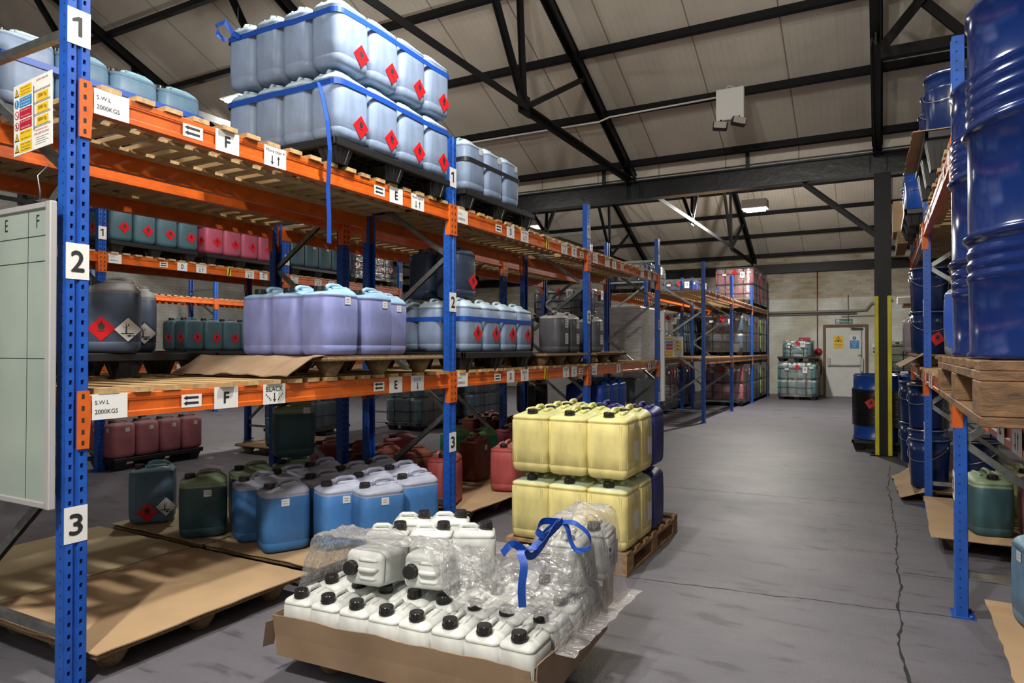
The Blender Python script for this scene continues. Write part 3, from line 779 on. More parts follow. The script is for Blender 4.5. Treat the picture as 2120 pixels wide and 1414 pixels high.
def rack(name, label, xf, xr, ys, tags, group='pallet racks', levels=(L1, L2), bm='orange', numbers=True, decks=None, skip=()):
    """xf: plane of the face that looks to the aisle, xr: plane of the other face. faces may look +X (xf>xr) or -X"""
    t = thing(name, label, 'rack', ((xf+xr)/2, ys[0], 0), 0, group)
    ox, oy = t.location.x, t.location.y
    sF = 1 if xf > xr else -1                      # front looks sF*X
    rzF = pi/2 if sF > 0 else -pi/2                # local -Y -> sF*X
    rzB = -rzF
    for i, y in enumerate(ys):
        for (xx, rz) in ((xf, rzF), (xr, rzB)):
            u = obj('upright', UPM, t, (xx-ox, y-oy, 0), (0, 0, rz))
            obj('foot_plate', FTM, u, (0, 0, 0))
            if numbers and xx == xf:
                for n, z in (('1', 2.765), ('2', 1.785), ('3', 0.69)):
                    obj('number_label', num_mesh(n), u, (0, -0.0022, z))
        b = MB()
        a, c = xf - sF*0.04, xr + sF*0.04
        zz = [(c, 2.70), (a, 2.17), (c, 1.58), (a, 0.94), (c, 0.32)]
        for k in range(4):
            br = MB(); p = (zz[k][0]-ox, y-oy, zz[k][1]); q = (zz[k+1][0]-ox, y-oy, zz[k+1][1])
            br.bar(p, q, 0.030, 0.003); br.bar((p[0], p[1]-0.014, p[2]-0.018), (q[0], q[1]-0.014, q[2]-0.018), 0.003, 0.036); br.bar((p[0], p[1]+0.014, p[2]-0.018), (q[0], q[1]+0.014, q[2]-0.018), 0.003, 0.036)
            part('brace', br, M['galv'], t)
        for z in (0.22, 2.76):
            br = MB(); br.bar((a-ox, y-oy, z), (c-ox, y-oy, z), 0.030, 0.036); part('brace', br, M['galv'], t)
        bl = MB()
        for (xx, z) in zz:
            bl.lathe([(0.011, -0.034), (0.011, 0.034)], 6, M=Matrix.Translation((xx-ox, y-oy, z)) @ Matrix.Rotation(pi/2, 4, 'X'))
        part('bolts', bl, M['bolt'], t)
    for i in range(len(ys)-1):
        for li, z in enumerate(levels):
            if (i, li) in skip: continue
            ln = ys[i+1]-ys[i]-0.10; cy = (ys[i]+ys[i+1])/2
            for side, xx, rz in (('f', xf+sF*0.001, rzF), ('b', xr-sF*0.001, rzB)):
                b_ = obj('beam', beam_mesh(ln, bm), t, (xx-ox, cy-oy, z), (0, 0, rz))
                for s_ in (-1, 1):
                    obj('beam_connector', conn_mesh(bm, -s_), b_, (s_*(ln/2+0.05), -0.001, 0))
                if side == 'f' and (i, li) in tags:
                    for (kd, u) in tags[(i, li)]:
                        q = obj('shelf_label', tag_mesh(kd), b_, ((u-ln/2)*(1 if sF > 0 else -1), -0.0015, 0))
                        if len(kd) == 1: q['label'] = 'white label with the letter ' + kd
                        else: q['label'] = TAGNAME.get(kd, 'white label reading ' + kd)
            if decks:
                deck(decks % (('lower', 'upper')[li], ORD[i]), min(xf, xr)-0.012, max(xf, xr)+0.012, ys[i]+0.06, ys[i+1]-0.06, z, 'slatted timber shelves')
    return t
ORD = ['first', 'second', 'third', 'fourth', 'fifth', 'sixth', 'seventh', 'eighth']
def tg(a, c, aF, cF, sp1, sp2):
    return [('swl', 0.09), (aF, 0.49), (a, 0.69), (sp1, 1.005), (cF, 1.90), (c, 2.08), (sp2, 2.33)]
YA = [1.645, 4.49, 7.335, 10.18]
XA, XA2 = -2.95, -3.82
XB2, XB = -4.05, -4.92
tagsA = {(0, 1): tg('F', 'E', 'arrL', 'arrL', 'more', 'more'), (0, 0): tg('F', 'E', 'arrL', 'arrL', 'BLACK', 'BLUE'),
         (1, 1): [('swl', 0.09), ('arrL', 0.68), ('D', 0.90), ('more', 1.18), ('ytape', 1.68), ('more', 2.10), ('C', 2.36), ('arrR', 2.58)],
         (1, 0): [('swl', 0.09), ('arrL', 0.66), ('D', 0.90), ('RED', 1.18), ('ytape', 1.64), ('RED', 2.14), ('C', 2.36), ('arrR', 2.55)],
         (2, 1): [('swl', 0.15), ('more', 0.55), ('B', 0.80), ('arrR', 1.10), ('more', 1.95), ('A', 2.28), ('arrR', 2.55)],
         (2, 0): [('swl', 0.12), ('B', 0.95), ('A', 2.28), ('arrR', 2.50)]}
rack('pallet_rack', 'blue and orange pallet rack along the aisle with number plates 1, 2, 3', XA, XA2, YA, tagsA, decks='pale slatted shelf on the %s beams of the %s bay of the aisle rack')
rack('pallet_rack', 'blue and orange pallet rack standing back to back behind the aisle rack', XB, XB2, YA, {}, decks='pale slatted shelf on the %s beams of the %s bay of the back-to-back rack')
YC = [1.9, 4.70, 7.50, 10.30]
XC, XC2 = -7.93, -8.80
tagsC = {(1, 1): [('swl', 0.10), ('arrL', 0.72), ('D', 0.98), ('more', 1.26), ('ytape', 1.7), ('more', 2.05), ('C', 2.3), ('arrR', 2.5)],
         (1, 0): [('swl', 0.10), ('arrL', 0.72), ('D', 0.98), ('more', 1.26), ('ytape', 1.7)], (2, 1): [('swl', 0.10), ('more', 0.6), ('B', 0.9)], (0, 1): [('F', 0.7)]}
rack('pallet_rack', 'blue and orange pallet rack across the second aisle, seen through the shelves', XC, XC2, YC, tagsC, decks='pale slatted shelf, %s beams, %s bay, rack across the second aisle')
YD = [13.25, 16.05, 18.85, 21.6]
rack('pallet_rack', 'blue pallet rack with faded rusty beams near the far brick wall', XA, XA2-0.08, YD, {}, bm='rust', numbers=False, decks='pale slatted shelf on the %s beams of the %s bay near the far wall')
rack('pallet_rack', 'blue pallet rack with orange beams behind the rusty rack by the far wall', XB, XB2-0.03, YD, {}, numbers=False, decks='pale slatted shelf on the %s beams of the %s bay behind the rusty rack')
YE = [7.6, 10.4, 13.2]
rack('pallet_rack', 'distant blue rack holding white cans by the pale left wall', -13.2, -14.1, YE, {}, numbers=False, decks='pale slatted shelf on the %s beams of the %s bay of the distant rack')
XR1, XR2 = 0.345, 1.22
YR = [1.56, 4.36, 7.16, 9.96]
tagsR = {(1, 0): [('swl', 0.12), ('more', 0.42), ('F', 0.62), ('more', 1.7), ('E', 1.95), ('swl', 2.45)], (0, 0): [('swl', 0.15), ('more', 0.8), ('E', 1.1), ('swl', 2.1), ('F', 2.3), ('swl', 2.58)],
         (1, 1): [('swl', 0.15), ('E', 0.5), ('more', 1.8), ('F', 2.1)], (2, 1): [('swl', 0.2), ('E', 1.0)], (2, 0): [('swl', 0.2), ('F', 0.7), ('more', 1.2)]}
rack('pallet_rack', 'blue and orange pallet rack loaded with dark blue drums and pails', XR1, XR2, YR, tagsR, decks='pale slatted shelf on the %s beams of the %s bay of the drum rack', skip=())

# ================================================================ PALLETS
_pm = {}
def cached(key, fn):
    if key not in _pm: _pm[key] = fn()
    return _pm[key]
def foot_geo(r0, r1, h, m, seg=14, sq=False):
    b = MB()
    if sq:
        b.prism([(-r0, -r0), (r0, -r0), (r0, r0), (-r0, r0)], 'z', 0, 0.001)
        vs = []
        for (r, z) in ((r0, 0), (r1, h)):
            vs += [(-r, -r, z), (r, -r, z), (r, r, z), (-r, r, z)]
        b.add(vs, [(0, 1, 5, 4), (1, 2, 6, 5), (2, 3, 7, 6), (3, 0, 4, 7), (3, 2, 1, 0), (4, 5, 6, 7)])
        for k in (-0.5, 0, 0.5):
            for s_ in (-1, 1):
                b.bar((k*r0, s_*r0*1.0, 0.005), (k*r1, s_*r1*1.0, h), 0.008, 0.008); b.bar((s_*r0, k*r0, 0.005), (s_*r1, k*r1, h), 0.008, 0.008)
    else: b.lathe([(r0*0.85, 0), (r0, 0.006), (r1, h)], seg)
    return b.mesh('foot', m)
def press_pallet(label, cx, cy, z, wx=0.98, wy=1.2, rot=0, group='pressed wood pallets'):
    t = thing('pressed_wood_pallet', label, 'pallet', (cx, cy, z), rot, group)
    def mk():
        b = MB(); b.bbox(-wx/2, wx/2, -wy/2, wy/2, 0.095, 0.118, 0.006)
        for x in (-wx/2, wx/2-0.03): b.box(x+0.005, x+0.025, -wy/2+0.01, wy/2-0.01, 0.118, 0.126)
        return b.mesh('deck', M['press'])
    obj('deck', cached(('pp', wx, wy), mk), t)
    f = cached('ppf', lambda: foot_geo(0.045, 0.095, 0.095, M['press']))
    for i in (-1, 0, 1):
        for j in (-1, 0, 1): obj('foot', f, t, (i*(wx/2-0.13), j*(wy/2-0.14), 0))
    return t
def plastic_pallet(label, cx, cy, z, wx=0.98, wy=1.2, rot=0, group='black plastic pallets', h=0.145):
    t = thing('plastic_pallet', label, 'pallet', (cx, cy, z), rot, group)
    def mk():
        b = MB()
        for x0, x1 in ((-wx/2, -wx/2+0.03), (wx/2-0.03, wx/2)): b.bbox(x0, x1, -wy/2, wy/2, h-0.05, h, 0.006)
        for y0, y1 in ((-wy/2, -wy/2+0.03), (wy/2-0.03, wy/2)): b.bbox(-wx/2, wx/2, y0, y1, h-0.05, h, 0.006)
        n = 14
        for k in range(1, n): b.box(-wx/2+0.02, wx/2-0.02, -wy/2+k*wy/n-0.012, -wy/2+k*wy/n+0.012, h-0.028, h-0.004)
        for k in range(1, 12): b.box(-wx/2+k*wx/12-0.008, -wx/2+k*wx/12+0.008, -wy/2+0.02, wy/2-0.02, h-0.034, h-0.006)
        return b.mesh('deck', M['blackpl'])
    obj('deck', cached(('pl', wx, wy, h), mk), t)
    f = cached(('plf', h), lambda: foot_geo(0.05, 0.078, h-0.045, M['blackpl'], sq=True))
    for i in (-1, 0, 1):
        for j in (-1, 0, 1): obj('foot', f, t, (i*(wx/2-0.09), j*(wy/2-0.11), 0))
    return t
def wood_pallet(label, cx, cy, z, wx=0.8, wy=1.2, rot=0, group='wooden pallets', m='pallet', nd=7, along='x'):
    t = thing('wooden_pallet', label, 'pallet', (cx, cy, z), rot, group)
    b = MB()
    for k in range(nd):
        c = -wy/2 + 0.05 + k*(wy-0.10)/(nd-1)
        b.bbox(-wx/2, wx/2, c-0.046, c+0.046, 0.122, 0.144, 0.002)
    part('deck', b, M[m], t)
    for i in (-1, 0, 1):
        b = MB(); x = i*(wx/2-0.05)
        b.bbox(x-0.05, x+0.05, -wy/2, wy/2, 0.100, 0.122, 0.002); b.bbox(x-0.05, x+0.05, -wy/2, wy/2, 0, 0.022, 0.002)
        for j in (-1, 0, 1): b.bbox(x-0.05, x+0.05, j*(wy/2-0.07)-0.07, j*(wy/2-0.07)+0.07, 0.022, 0.100, 0.003)
        part('bearer', b, M[m], t)
    return t
def card_sheet(label, pts, z, m='card', th=0.006, droop=None, wav=0.006, group=None, name='cardboard_sheet'):
    """flat sheet from an outline, gridded and slightly wavy. pts: 4 corners in order"""
    n = 16; b = MB(); P = [Vector((p[0], p[1], 0)) for p in pts]; top = []
    for i in range(n+1):
        for j in range(n+1):
            u, v = i/n, j/n
            p = P[0]*(1-u)*(1-v) + P[1]*u*(1-v) + P[2]*u*v + P[3]*(1-u)*v
            zz = z + wav*(noise.noise(Vector((p.x*3, p.y*3, z*5)))+0.55)
            e = 0.012*noise.noise(Vector((p.x*9, p.y*9, 3.3)))
            if droop: zz += droop(u, v, p)
            top.append((p.x + (e if i in (0, n) else 0), p.y + (e if j in (0, n) else 0), zz))
    k = n+1; vs = top + [(x, y, q-th) for x, y, q in top]; o = k*k; fs = []
    for i in range(n):
        for j in range(n):
            a = i*k+j; fs.append((a, a+k, a+k+1, a+1)); fs.append((o+a, o+a+1, o+a+k+1, o+a+k))
    for i in range(n):
        fs += [(i*k, o+i*k, o+(i+1)*k, (i+1)*k), (i*k+n, (i+1)*k+n, o+(i+1)*k+n, o+i*k+n), (i, i+1, o+i+1, o+i), (n*k+i, o+n*k+i, o+n*k+i+1, n*k+i+1)]
    b.add(vs, fs, 0, False)
    return solo(name, b, M[m], label, 'cardboard', group=group)

# ================================================================ JERRYCANS
def can_geo(W, L, H, r=0.055, ridge=False, small=False):
    b = MB(); NC = 7
    def ring(z, ins):
        hw, hl = W/2-ins, L/2-ins; rr = max(r-ins*0.5, 0.012); out = []
        for (sx, sy, a0) in ((1, 1, 0), (-1, 1, pi/2), (-1, -1, pi), (1, -1, 3*pi/2)):
            for k in range(NC):
                a = a0 + (pi/2)*k/(NC-1)
                out.append([sx*(hw-rr) + rr*cos(a), sy*(hl-rr) + rr*sin(a), z])
        return out
    s_ = H/0.44
    tz = H-0.030*s_
    prof = [(0, 0.036*s_), (0.003, 0.024*s_), (0.014*s_, 0.009*s_), (0.034*s_, 0.0022), (0.060*s_, 0.0004), (0.0625*s_, 0.0016), (0.065*s_, 0.0016), (0.0675*s_, 0.0),
            (H*0.35, -0.002), (H*0.6, -0.002), (H-0.098*s_, 0), (H-0.094*s_, 0.003), (H-0.088*s_, 0.003), (H-0.084*s_, 0),
            (H-0.072*s_, 0.002), (H-0.060*s_, 0.008*s_), (H-0.047*s_, 0.019*s_), (H-0.037*s_, 0.034*s_), (tz, 0.052*s_)]
    rings = [ring(z, i) for z, i in prof]
    nn = len(rings[0]); vs = []
    y0 = -L/2; notch = 0.105*s_ if not small else 0.075
    for rg in rings:
        for p in rg:
            if p[2] > H-0.075*s_:
                t = 1 - min(max((p[1]-y0-notch*0.55)/(notch*0.6), 0), 1); t = t*t*(3-2*t)
                k = (p[2]-(H-0.075*s_))/(tz-(H-0.075*s_))
                p[2] -= 0.024*s_*t*k*(0.45 if small else 1)
            vs.append(tuple(p))
    fs = []
    for i in range(len(rings)-1):
        for k in range(nn):
            a = i*nn+k; c = i*nn+(k+1) % nn; fs.append((a, c, c+nn, a+nn))
    fs.append(tuple(range(nn-1, -1, -1)))
    # gridded top fill so the notch reads
    b.add(vs, fs, 0, True)
    base = (len(rings)-1)*nn
    tw, tl = W/2-0.052*s_, L/2-0.052*s_
    b.add([vs[base+k] for k in range(nn)], [tuple(range(nn))], 0, True)
    zt = tz - 0.004
    # raised shoulders either side of the handle and handle bar
    nk = y0 + (0.062*s_ if not small else 0.042)
    hb0 = nk + (0.052*s_ if not small else 0.035); hb1 = L/2-0.042*s_
    path = [(0, hb0, zt-0.006), (0, hb0+0.012, H-0.017*s_), (0, hb0+0.035*s_, H-0.0095*s_), (0, hb1-0.035*s_, H-0.0095*s_), (0, hb1-0.012, H-0.017*s_), (0, hb1, zt-0.006)]
    b.tube(path, 0.0125*s_ if not small else 0.010, 8)
    for sx in (-1, 1):
        b.tube([(sx*tw*0.80, hb0, zt-0.004), (sx*tw*0.86, hb0+0.03*s_, H-0.033*s_), (sx*tw*0.86, hb1-0.03*s_, H-0.033*s_), (sx*tw*0.80, hb1, zt-0.004)], 0.013*s_, 8)
    # neck
    zn = tz - 0.024*s_*(0.45 if small else 1)
    cr = 0.034 if not small else 0.024
    b.lathe([(cr*0.9, zn-0.006), (cr*0.86, zn+0.01)], 20, cx=0, cy=nk)
    if ridge:
        for sx in (-1, 1):
            for o_ in (0.030, 0.042):
                b.box(sx*(W/2-o_)-0.0022, sx*(W/2-o_)+0.0022, -L/2-0.0022, -L/2+0.004, 0.07, H-0.10)
                b.box(sx*W/2-0.003, sx*W/2+0.0022, -L/2+o_-0.0022, -L/2+o_+0.0022, 0.07, H-0.10)
    return b, nk, zn, cr
def cap_geo(cr, h):
    b = MB(); seg = 40; vs = []; rows = [(0, 1.0), (h*0.25, 1.03), (h*0.27, 0.97), (h*0.9, 0.95), (h, 0.86)]
    for z, f in rows:
        for k in range(seg):
            rr = cr*f*(1.0 if (k % 4 < 2 or f in (1.0, 0.86, 1.03)) else 0.94); t = 2*pi*k/seg
            vs.append((rr*cos(t), rr*sin(t), z))
    fs = []
    for i in range(len(rows)-1):
        for k in range(seg):
            a = i*seg+k; c = i*seg+(k+1) % seg; fs.append((a, c, c+seg, a+seg))
    fs.append(tuple(range((len(rows)-1)*seg, len(rows)*seg))); fs.append(tuple(range(seg-1, -1, -1)))
    b.add(vs, fs, 0, False)
    return b
# styles: W, L, H
STY = {'big': (0.245, 0.300, 0.445), 'sq': (0.270, 0.285, 0.445), 'small': (0.146, 0.190, 0.245), 'far': (0.25, 0.29, 0.44)}
CG = {}
for k, (W_, L_, H_) in STY.items():
    if k == 'far': continue
    bb, nk, zn, cr = can_geo(W_, L_, H_, 0.062 if k == 'big' else 0.036 if k == 'sq' else 0.030, k == 'sq', k == 'small')
    CG[k] = (bb, nk, zn, cr)
capm = {'big': cap_geo(0.036, 0.030).mesh('cap', M['cap']), 'sq': cap_geo(0.036, 0.030).mesh('cap', M['cap']), 'small': cap_geo(0.031, 0.032).mesh('cap', M['cap'])}
def far_can_geo():
    b = MB(); W, L, H = STY['far']; vs = []; fs = []; r = 0.05; NC = 4
    prof = [(0, 0.03), (0.02, 0.006), (0.05, 0), (H-0.09, 0), (H-0.05, 0.01), (H-0.03, 0.04)]
    for z, ins in prof:
        hw, hl = W/2-ins, L/2-ins
        for (sx, sy, a0) in ((1, 1, 0), (-1, 1, pi/2), (-1, -1, pi), (1, -1, 3*pi/2)):
            for k in range(NC):
                a = a0 + (pi/2)*k/(NC-1); vs.append((sx*(hw-r)+r*cos(a), sy*(hl-r)+r*sin(a), z))
    nn = 4*NC
    for i in range(len(prof)-1):
        for k in range(nn):
            a = i*nn+k; c = i*nn+(k+1) % nn; fs.append((a, c, c+nn, a+nn))
    fs.append(tuple(range(nn-1, -1, -1))); fs.append(tuple(range(5*nn, 6*nn)))
    b.add(vs, fs, 0, True); b.tube([(0, -0.04, H-0.03), (0, 0.0, H-0.008), (0, 0.07, H-0.008), (0, 0.11, H-0.03)], 0.012, 6)
    b.lathe([(0.034, H-0.035), (0.034, H-0.003)], 12, 1, cy=-0.085)
    return b
FCG = far_can_geo()
def flame(b, sc, mi, y=-0.0016, dz=0.0):
    pts = [(-0.010, -0.016), (0.010, -0.016), (0.017, -0.002), (0.012, 0.012), (0.008, 0.006), (0.003, 0.028), (-0.005, 0.012), (-0.009, 0.016), (-0.015, 0.002)]
    poly(b, [(x*sc, z*sc+dz) for x, z in pts], mi, y); rect(b, -0.017*sc, 0.017*sc, -0.026*sc+dz, -0.022*sc+dz, mi, y)
def haz_mesh(s_=0.072):
    b = MB(); b.prism([(-s_, 0), (0, -s_), (s_, 0), (0, s_)], 'y', 0, 0.001, 0); flame(b, s_/0.062, 1, -0.0012, s_*0.2)
    return b.mesh('hazard_label', [M['red'], M['ink']])
def env_mesh(s_=0.066):
    b = MB(); b.prism([(-s_, 0), (0, -s_), (s_, 0), (0, s_)], 'y', 0, 0.001, 1)
    q = s_*0.94; poly(b, [(-q, 0), (0, -q), (q, 0), (0, q)], 0, -0.0004)
    k = s_/0.066
    def P(pts): poly(b, [(x*k, z*k) for x, z in pts], 1, -0.0012)
    P([(-0.012, -0.018), (-0.004, -0.018), (-0.006, 0.018), (-0.010, 0.018)])
    for (x0, z0, x1, z1) in ((-0.008, 0.005, -0.024, 0.020), (-0.008, 0.010, 0.008, 0.024), (-0.008, 0.012, -0.010, 0.036), (-0.008, 0.0, 0.010, 0.008), (-0.018, 0.014, -0.028, 0.012), (0.002, 0.018, 0.002, 0.032)):
        P([(x0-0.002, z0), (x0+0.002, z0), (x1+0.001, z1), (x1-0.001, z1)])
    P([(-0.035, -0.018), (0.030, -0.018), (0.022, -0.024), (-0.028, -0.024)]); P([(-0.010, -0.032), (0.008, -0.026), (0.020, -0.032), (0.028, -0.026), (0.028, -0.038), (0.020, -0.033), (0.006, -0.038)])
    return b.mesh('environment_label', [M['white'], M['ink']])
def paper_mesh(wd, ht, lines=3):
    b = MB(); b.box(-wd/2, wd/2, 0, 0.0008, -ht/2, ht/2, 0)
    for k in range(lines):
        z = ht/2 - ht*(k+1)/(lines+1)
        if wd > 0.06: rect(b, -wd*0.40, wd*(0.40 if k % 2 == 0 else 0.15), z-ht*0.03, z+ht*0.03, 1)
        else: rect(b, -wd*0.30, wd*0.25, z-0.0012, z+0.0012, 1)
    return b.mesh('paper_label', [M['paper'], M['ink']])
def product_mesh():
    b = MB(); b.box(-0.085, 0.085, 0, 0.0008, -0.055, 0.055, 0)
    poly(b, [(-0.075, 0.048), (-0.055, 0.048), (-0.048, 0.030), (-0.070, 0.028)], 1)
    for k in range(2): rect(b, -0.068+0.0, -0.020, 0.010-k*0.010, 0.013-k*0.010, 1)
    poly(b, [(-0.045, -0.045), (-0.030, -0.045), (-0.034, -0.012), (-0.044, -0.020)], 1)
    poly(b, [(-0.002, -0.045), (0.026, -0.045), (0.024, -0.005), (0.010, 0.020), (0.002, 0.0)], 2)
    rect(b, 0.058, 0.064, -0.030, -0.005, 1); poly(b, [(0.050, -0.005), (0.072, -0.005), (0.061, 0.012)], 1)
    return b.mesh('product_label', [M['paper'], M['ink'], M['carddk']])
def eleven_mesh():
    b = MB(); b.box(-0.06, 0.06, 0, 0.0008, -0.08, 0.08, 0)
    for x in (-0.018, 0.018): rect(b, x-0.006, x+0.006, -0.03, 0.04, 1); poly(b, [(x-0.006, 0.04), (x-0.018, 0.028), (x-0.018, 0.020), (x-0.006, 0.026)], 1)
    return b.mesh('paper_label', [M['paper'], M['ink']])
LM = {'elev': eleven_mesh(), 'haz': haz_mesh(), 'hazb': haz_mesh(0.080), 'env': env_mesh(0.074), 'pap': paper_mesh(0.050, 0.045, 2), 'papw': paper_mesh(0.10, 0.05, 2), 'papt': paper_mesh(0.07, 0.11, 5), 'prod': product_mesh(), 'papg': paper_mesh(0.075, 0.12, 0)}
PN = {'elev': 'paper_label', 'haz': 'hazard_label', 'hazb': 'hazard_label', 'env': 'environment_label', 'pap': 'paper_label', 'papw': 'paper_label', 'papt': 'paper_label', 'prod': 'product_label', 'papg': 'paper_label'}
_cb = {}
def body_mesh(style, col):
    k = (style, col)
    if k not in _cb: _cb[k] = CG[style][0].mesh('body', cmat(col, STY[style][2]))
    return _cb[k]
LABELS = {}
def can(style, col, x, y, z, label, group=None, rz=0.0, st=(), rx=0.0, extra=None):
    """st: list of (kind, face, u, v, tilt)"""
    W, L, H = STY[style]; bb, nk, zn, cr = CG[style]
    t = thing('jerrycan', label, 'jerrycan', (x, y, z), 0, group)
    t.rotation_euler = (rx, 0, rz)
    obj('body', body_mesh(style, col), t)
    obj('cap', capm[style], t, (0, nk, zn+0.001))
    for s_ in st:
        kd, fc, u, v = s_[:4]; tl = s_[4] if len(s_) > 4 else 0
        if fc == 'x': loc, rot = (W/2+0.0045, u, v), (0, tl, pi/2)
        elif fc == 'y': loc, rot = (u, -L/2-0.0045, v), (0, tl, 0)
        elif fc == 'n': loc, rot = (-W/2-0.0045, u, v), (0, tl, -pi/2)
        else: loc, rot = (u, L/2+0.0045, v), (0, tl, pi)
        e = Matrix.Rotation(rot[2], 4, 'Z') @ Matrix.Rotation(rot[1], 4, 'Y')
        obj(PN[kd], LM[kd], t, loc, e.to_euler())
    return t
_fc = {}
def far_can(col, x, y, z, label, group, rz=0):
    if col not in _fc: _fc[col] = FCG.mesh('jerrycan', [cmat(col, 0.44), M['cap']])
    o = obj('jerrycan', _fc[col], None, (x, y, z), (0, 0, rz)); o['label'] = label; o['category'] = 'jerrycan'; o['group'] = group
    return o
def strap_loop(name, label, x0, x1, y0, y1, z, wd=0.035, mt='strap', rc=0.05, sag=0.0, extra=None, group=None, cols=None):
    pts = []
    for (cx, cy, a0) in ((x1-rc, y1-rc, 0), (x0+rc, y1-rc, pi/2), (x0+rc, y0+rc, pi), (x1-rc, y0+rc, 3*pi/2)):
        for k in range(5):
            a = a0+(pi/2)*k/4; pts.append((cx+rc*cos(a), cy+rc*sin(a), z))
    pts.append(pts[0]); fine = []
    for i in range(len(pts)-1):
        for k in range(6):
            p = Vector(pts[i]).lerp(Vector(pts[i+1]), k/6); p.z += sag*noise.noise(Vector((p.x*3, p.y*3, 0))); fine.append(p)
    fine.append(Vector(pts[-1]))
    b = MB(); b.ribbon(fine, wd, 0.002)
    if extra: extra(b)
    return solo(name, b, M[mt], label, 'strap', group=group)

ZL1, ZL2 = L1+0.0245, L2+0.0245
PLH, PPH, WPH = 0.145, 0.118, 0.144
# ---- the big strapped stack above bay F/E
plastic_pallet('black plastic pallet under the big strapped blue-grey stack on the top shelf', -3.38, 3.72, ZL2, 1.0, 1.26)
zs = ZL2+PLH+0.001
for tier in range(2):
    for j in range(4):
        for i in range(4):
            if i > 0 and j > 0: continue
            st = [('haz', 'n', -0.055, 0.105)] if i == 0 else []
            side = ('%s on the aisle face' % ORD[j]) if i == 0 and j > 0 else ('at the corner' if i == 0 else '%s back from the corner' % ORD[i-1])
            lab = 'blue-grey jerrycan %s, %s tier, tall strapped stack' % (side, ('lower', 'upper')[tier])
            can('big', 'bluegrey', -2.865-0.122-0.246*i+(0.004 if tier else 0), 3.10+0.152+0.308*j + random.uniform(-.004, .004), zs+tier*0.4455, lab, 'strapped blue-grey cans on the top shelf', st=st, rz=pi)
X0s, X1s = -3.855, -2.858
def tail(b):
    # loose tail hanging from the lower strap over the aisle side
    P = [(-3.00, 3.085, zs+0.335), (-2.96, 3.075, zs+0.24), (-2.91, 3.065, zs+0.08), (-2.885, 3.06, zs-0.10), (-2.89, 3.06, 2.54), (-2.90, 3.06, 2.38), (-2.895, 3.065, 2.20), (-2.89, 3.06, 2.00)]
    fine = []
    for i in range(len(P)-1):
        for k in range(4): fine.append(Vector(P[i]).lerp(Vector(P[i+1]), k/4))
    b.ribbon(fine, 0.034, 0.002, up=(0.0, 1, 0))
strap_loop('ratchet_strap', 'blue strap round the lower tier of the top-shelf stack, its tail hanging down', X0s, X1s, 3.095, 4.335, zs+0.335, sag=0.01, extra=tail, rc=0.055)
def loopy(b):
    b.ribbon([(-3.84, 3.09, zs+0.445+0.33), (-3.87, 3.05, zs+0.445+0.36), (-3.86, 3.03, zs+0.445+0.41), (-3.80, 3.05, zs+0.445+0.43), (-3.76, 3.08, zs+0.445+0.36), (-3.70, 3.085, zs+0.445+0.32)], 0.034, 0.002)
strap_loop('ratchet_strap', 'blue strap round the upper tier of the top-shelf stack', X0s, X1s, 3.095, 4.335, zs+0.445+0.325, sag=0.012, extra=loopy, rc=0.055)
# ---- bay D top shelf: single tier
plastic_pallet('black plastic pallet carrying three blue-grey cans over shelf D', -3.40, 5.22, ZL2, 1.0, 1.26)
for j in range(3):
    for i in range(3):
        if i and j: continue
        lab = 'white-tagged blue-grey jerrycan, %s in the dark-strapped top row' % ORD[j] if i == 0 else 'plain blue-grey jerrycan, %s behind the first of the dark-strapped row' % ORD[i-1]
        can('big', 'bluegrey', -3.03-0.25*i, 4.78+0.31*j, zs, lab, 'dark-strapped cans on the top shelf', st=[('pap', 'n', -0.06, 0.34)] if i == 0 else [], rz=pi)
strap_loop('ratchet_strap', 'dark navy strap round the three cans over shelf D', -3.66, -2.902, 4.625, 5.555, zs+0.245, mt='strapk')
mb = MB(); mb.bbox(-0.2, 0.2, -0.15, 0.15, 0, 0.25, 0.004); mb.box(-0.201, 0.201, -0.03, 0.03, 0.02, 0.251, 1)
solo('cardboard_box', mb, [M['card'], M['tape']], 'brown taped cardboard box peeking out behind the big top-shelf stack', 'box', (-3.55, 4.65, zs), (0, 0, 0.3))
# ---- back-to-back rack, top shelf near the end
plastic_pallet('black plastic pallet on the top shelf behind the load sign', -4.50, 2.42, ZL2, 1.0, 1.26)
for j in range(4):
    for i in range(2):
        if i and j != 0: continue
        lab = 'pale blue jerrycan on the top shelf behind the end upright, %s along the row' % ORD[j] if i == 0 else 'pale blue jerrycan at the far end corner behind the load sign, top shelf'
        can('big', 'steelblue' if j else 'bluegrey', -4.12-0.25*i, 1.97+0.305*j, zs, lab, 'pale blue cans behind the load sign', st=[])
strap_loop('ratchet_strap', 'blue strap round the pale cans behind the load sign', -4.51, -3.99, 1.81, 3.06, zs+0.25)
# ---- level 1 bay F: slate cans in the back-to-back rack
plastic_pallet('black plastic pallet with slate-blue cans behind upright 2 on the lower shelf', -4.38, 2.50, ZL1, 0.95, 1.2)
zl = ZL1+PLH+0.001
can('big', 'darkblue', -3.99, 2.42, zl, 'slate-blue jerrycan with red flame and white environment stickers beside upright 2', None, rz=R(-38), st=[('haz', 'x', -0.035, 0.14), ('env', 'x', 0.10, 0.135)])
can('big', 'darkblue', -4.40, 2.80, zl, 'slate-blue jerrycan with only a white environment sticker, half behind its neighbour', None, rz=R(-35), st=[('env', 'x', 0.085, 0.125)])
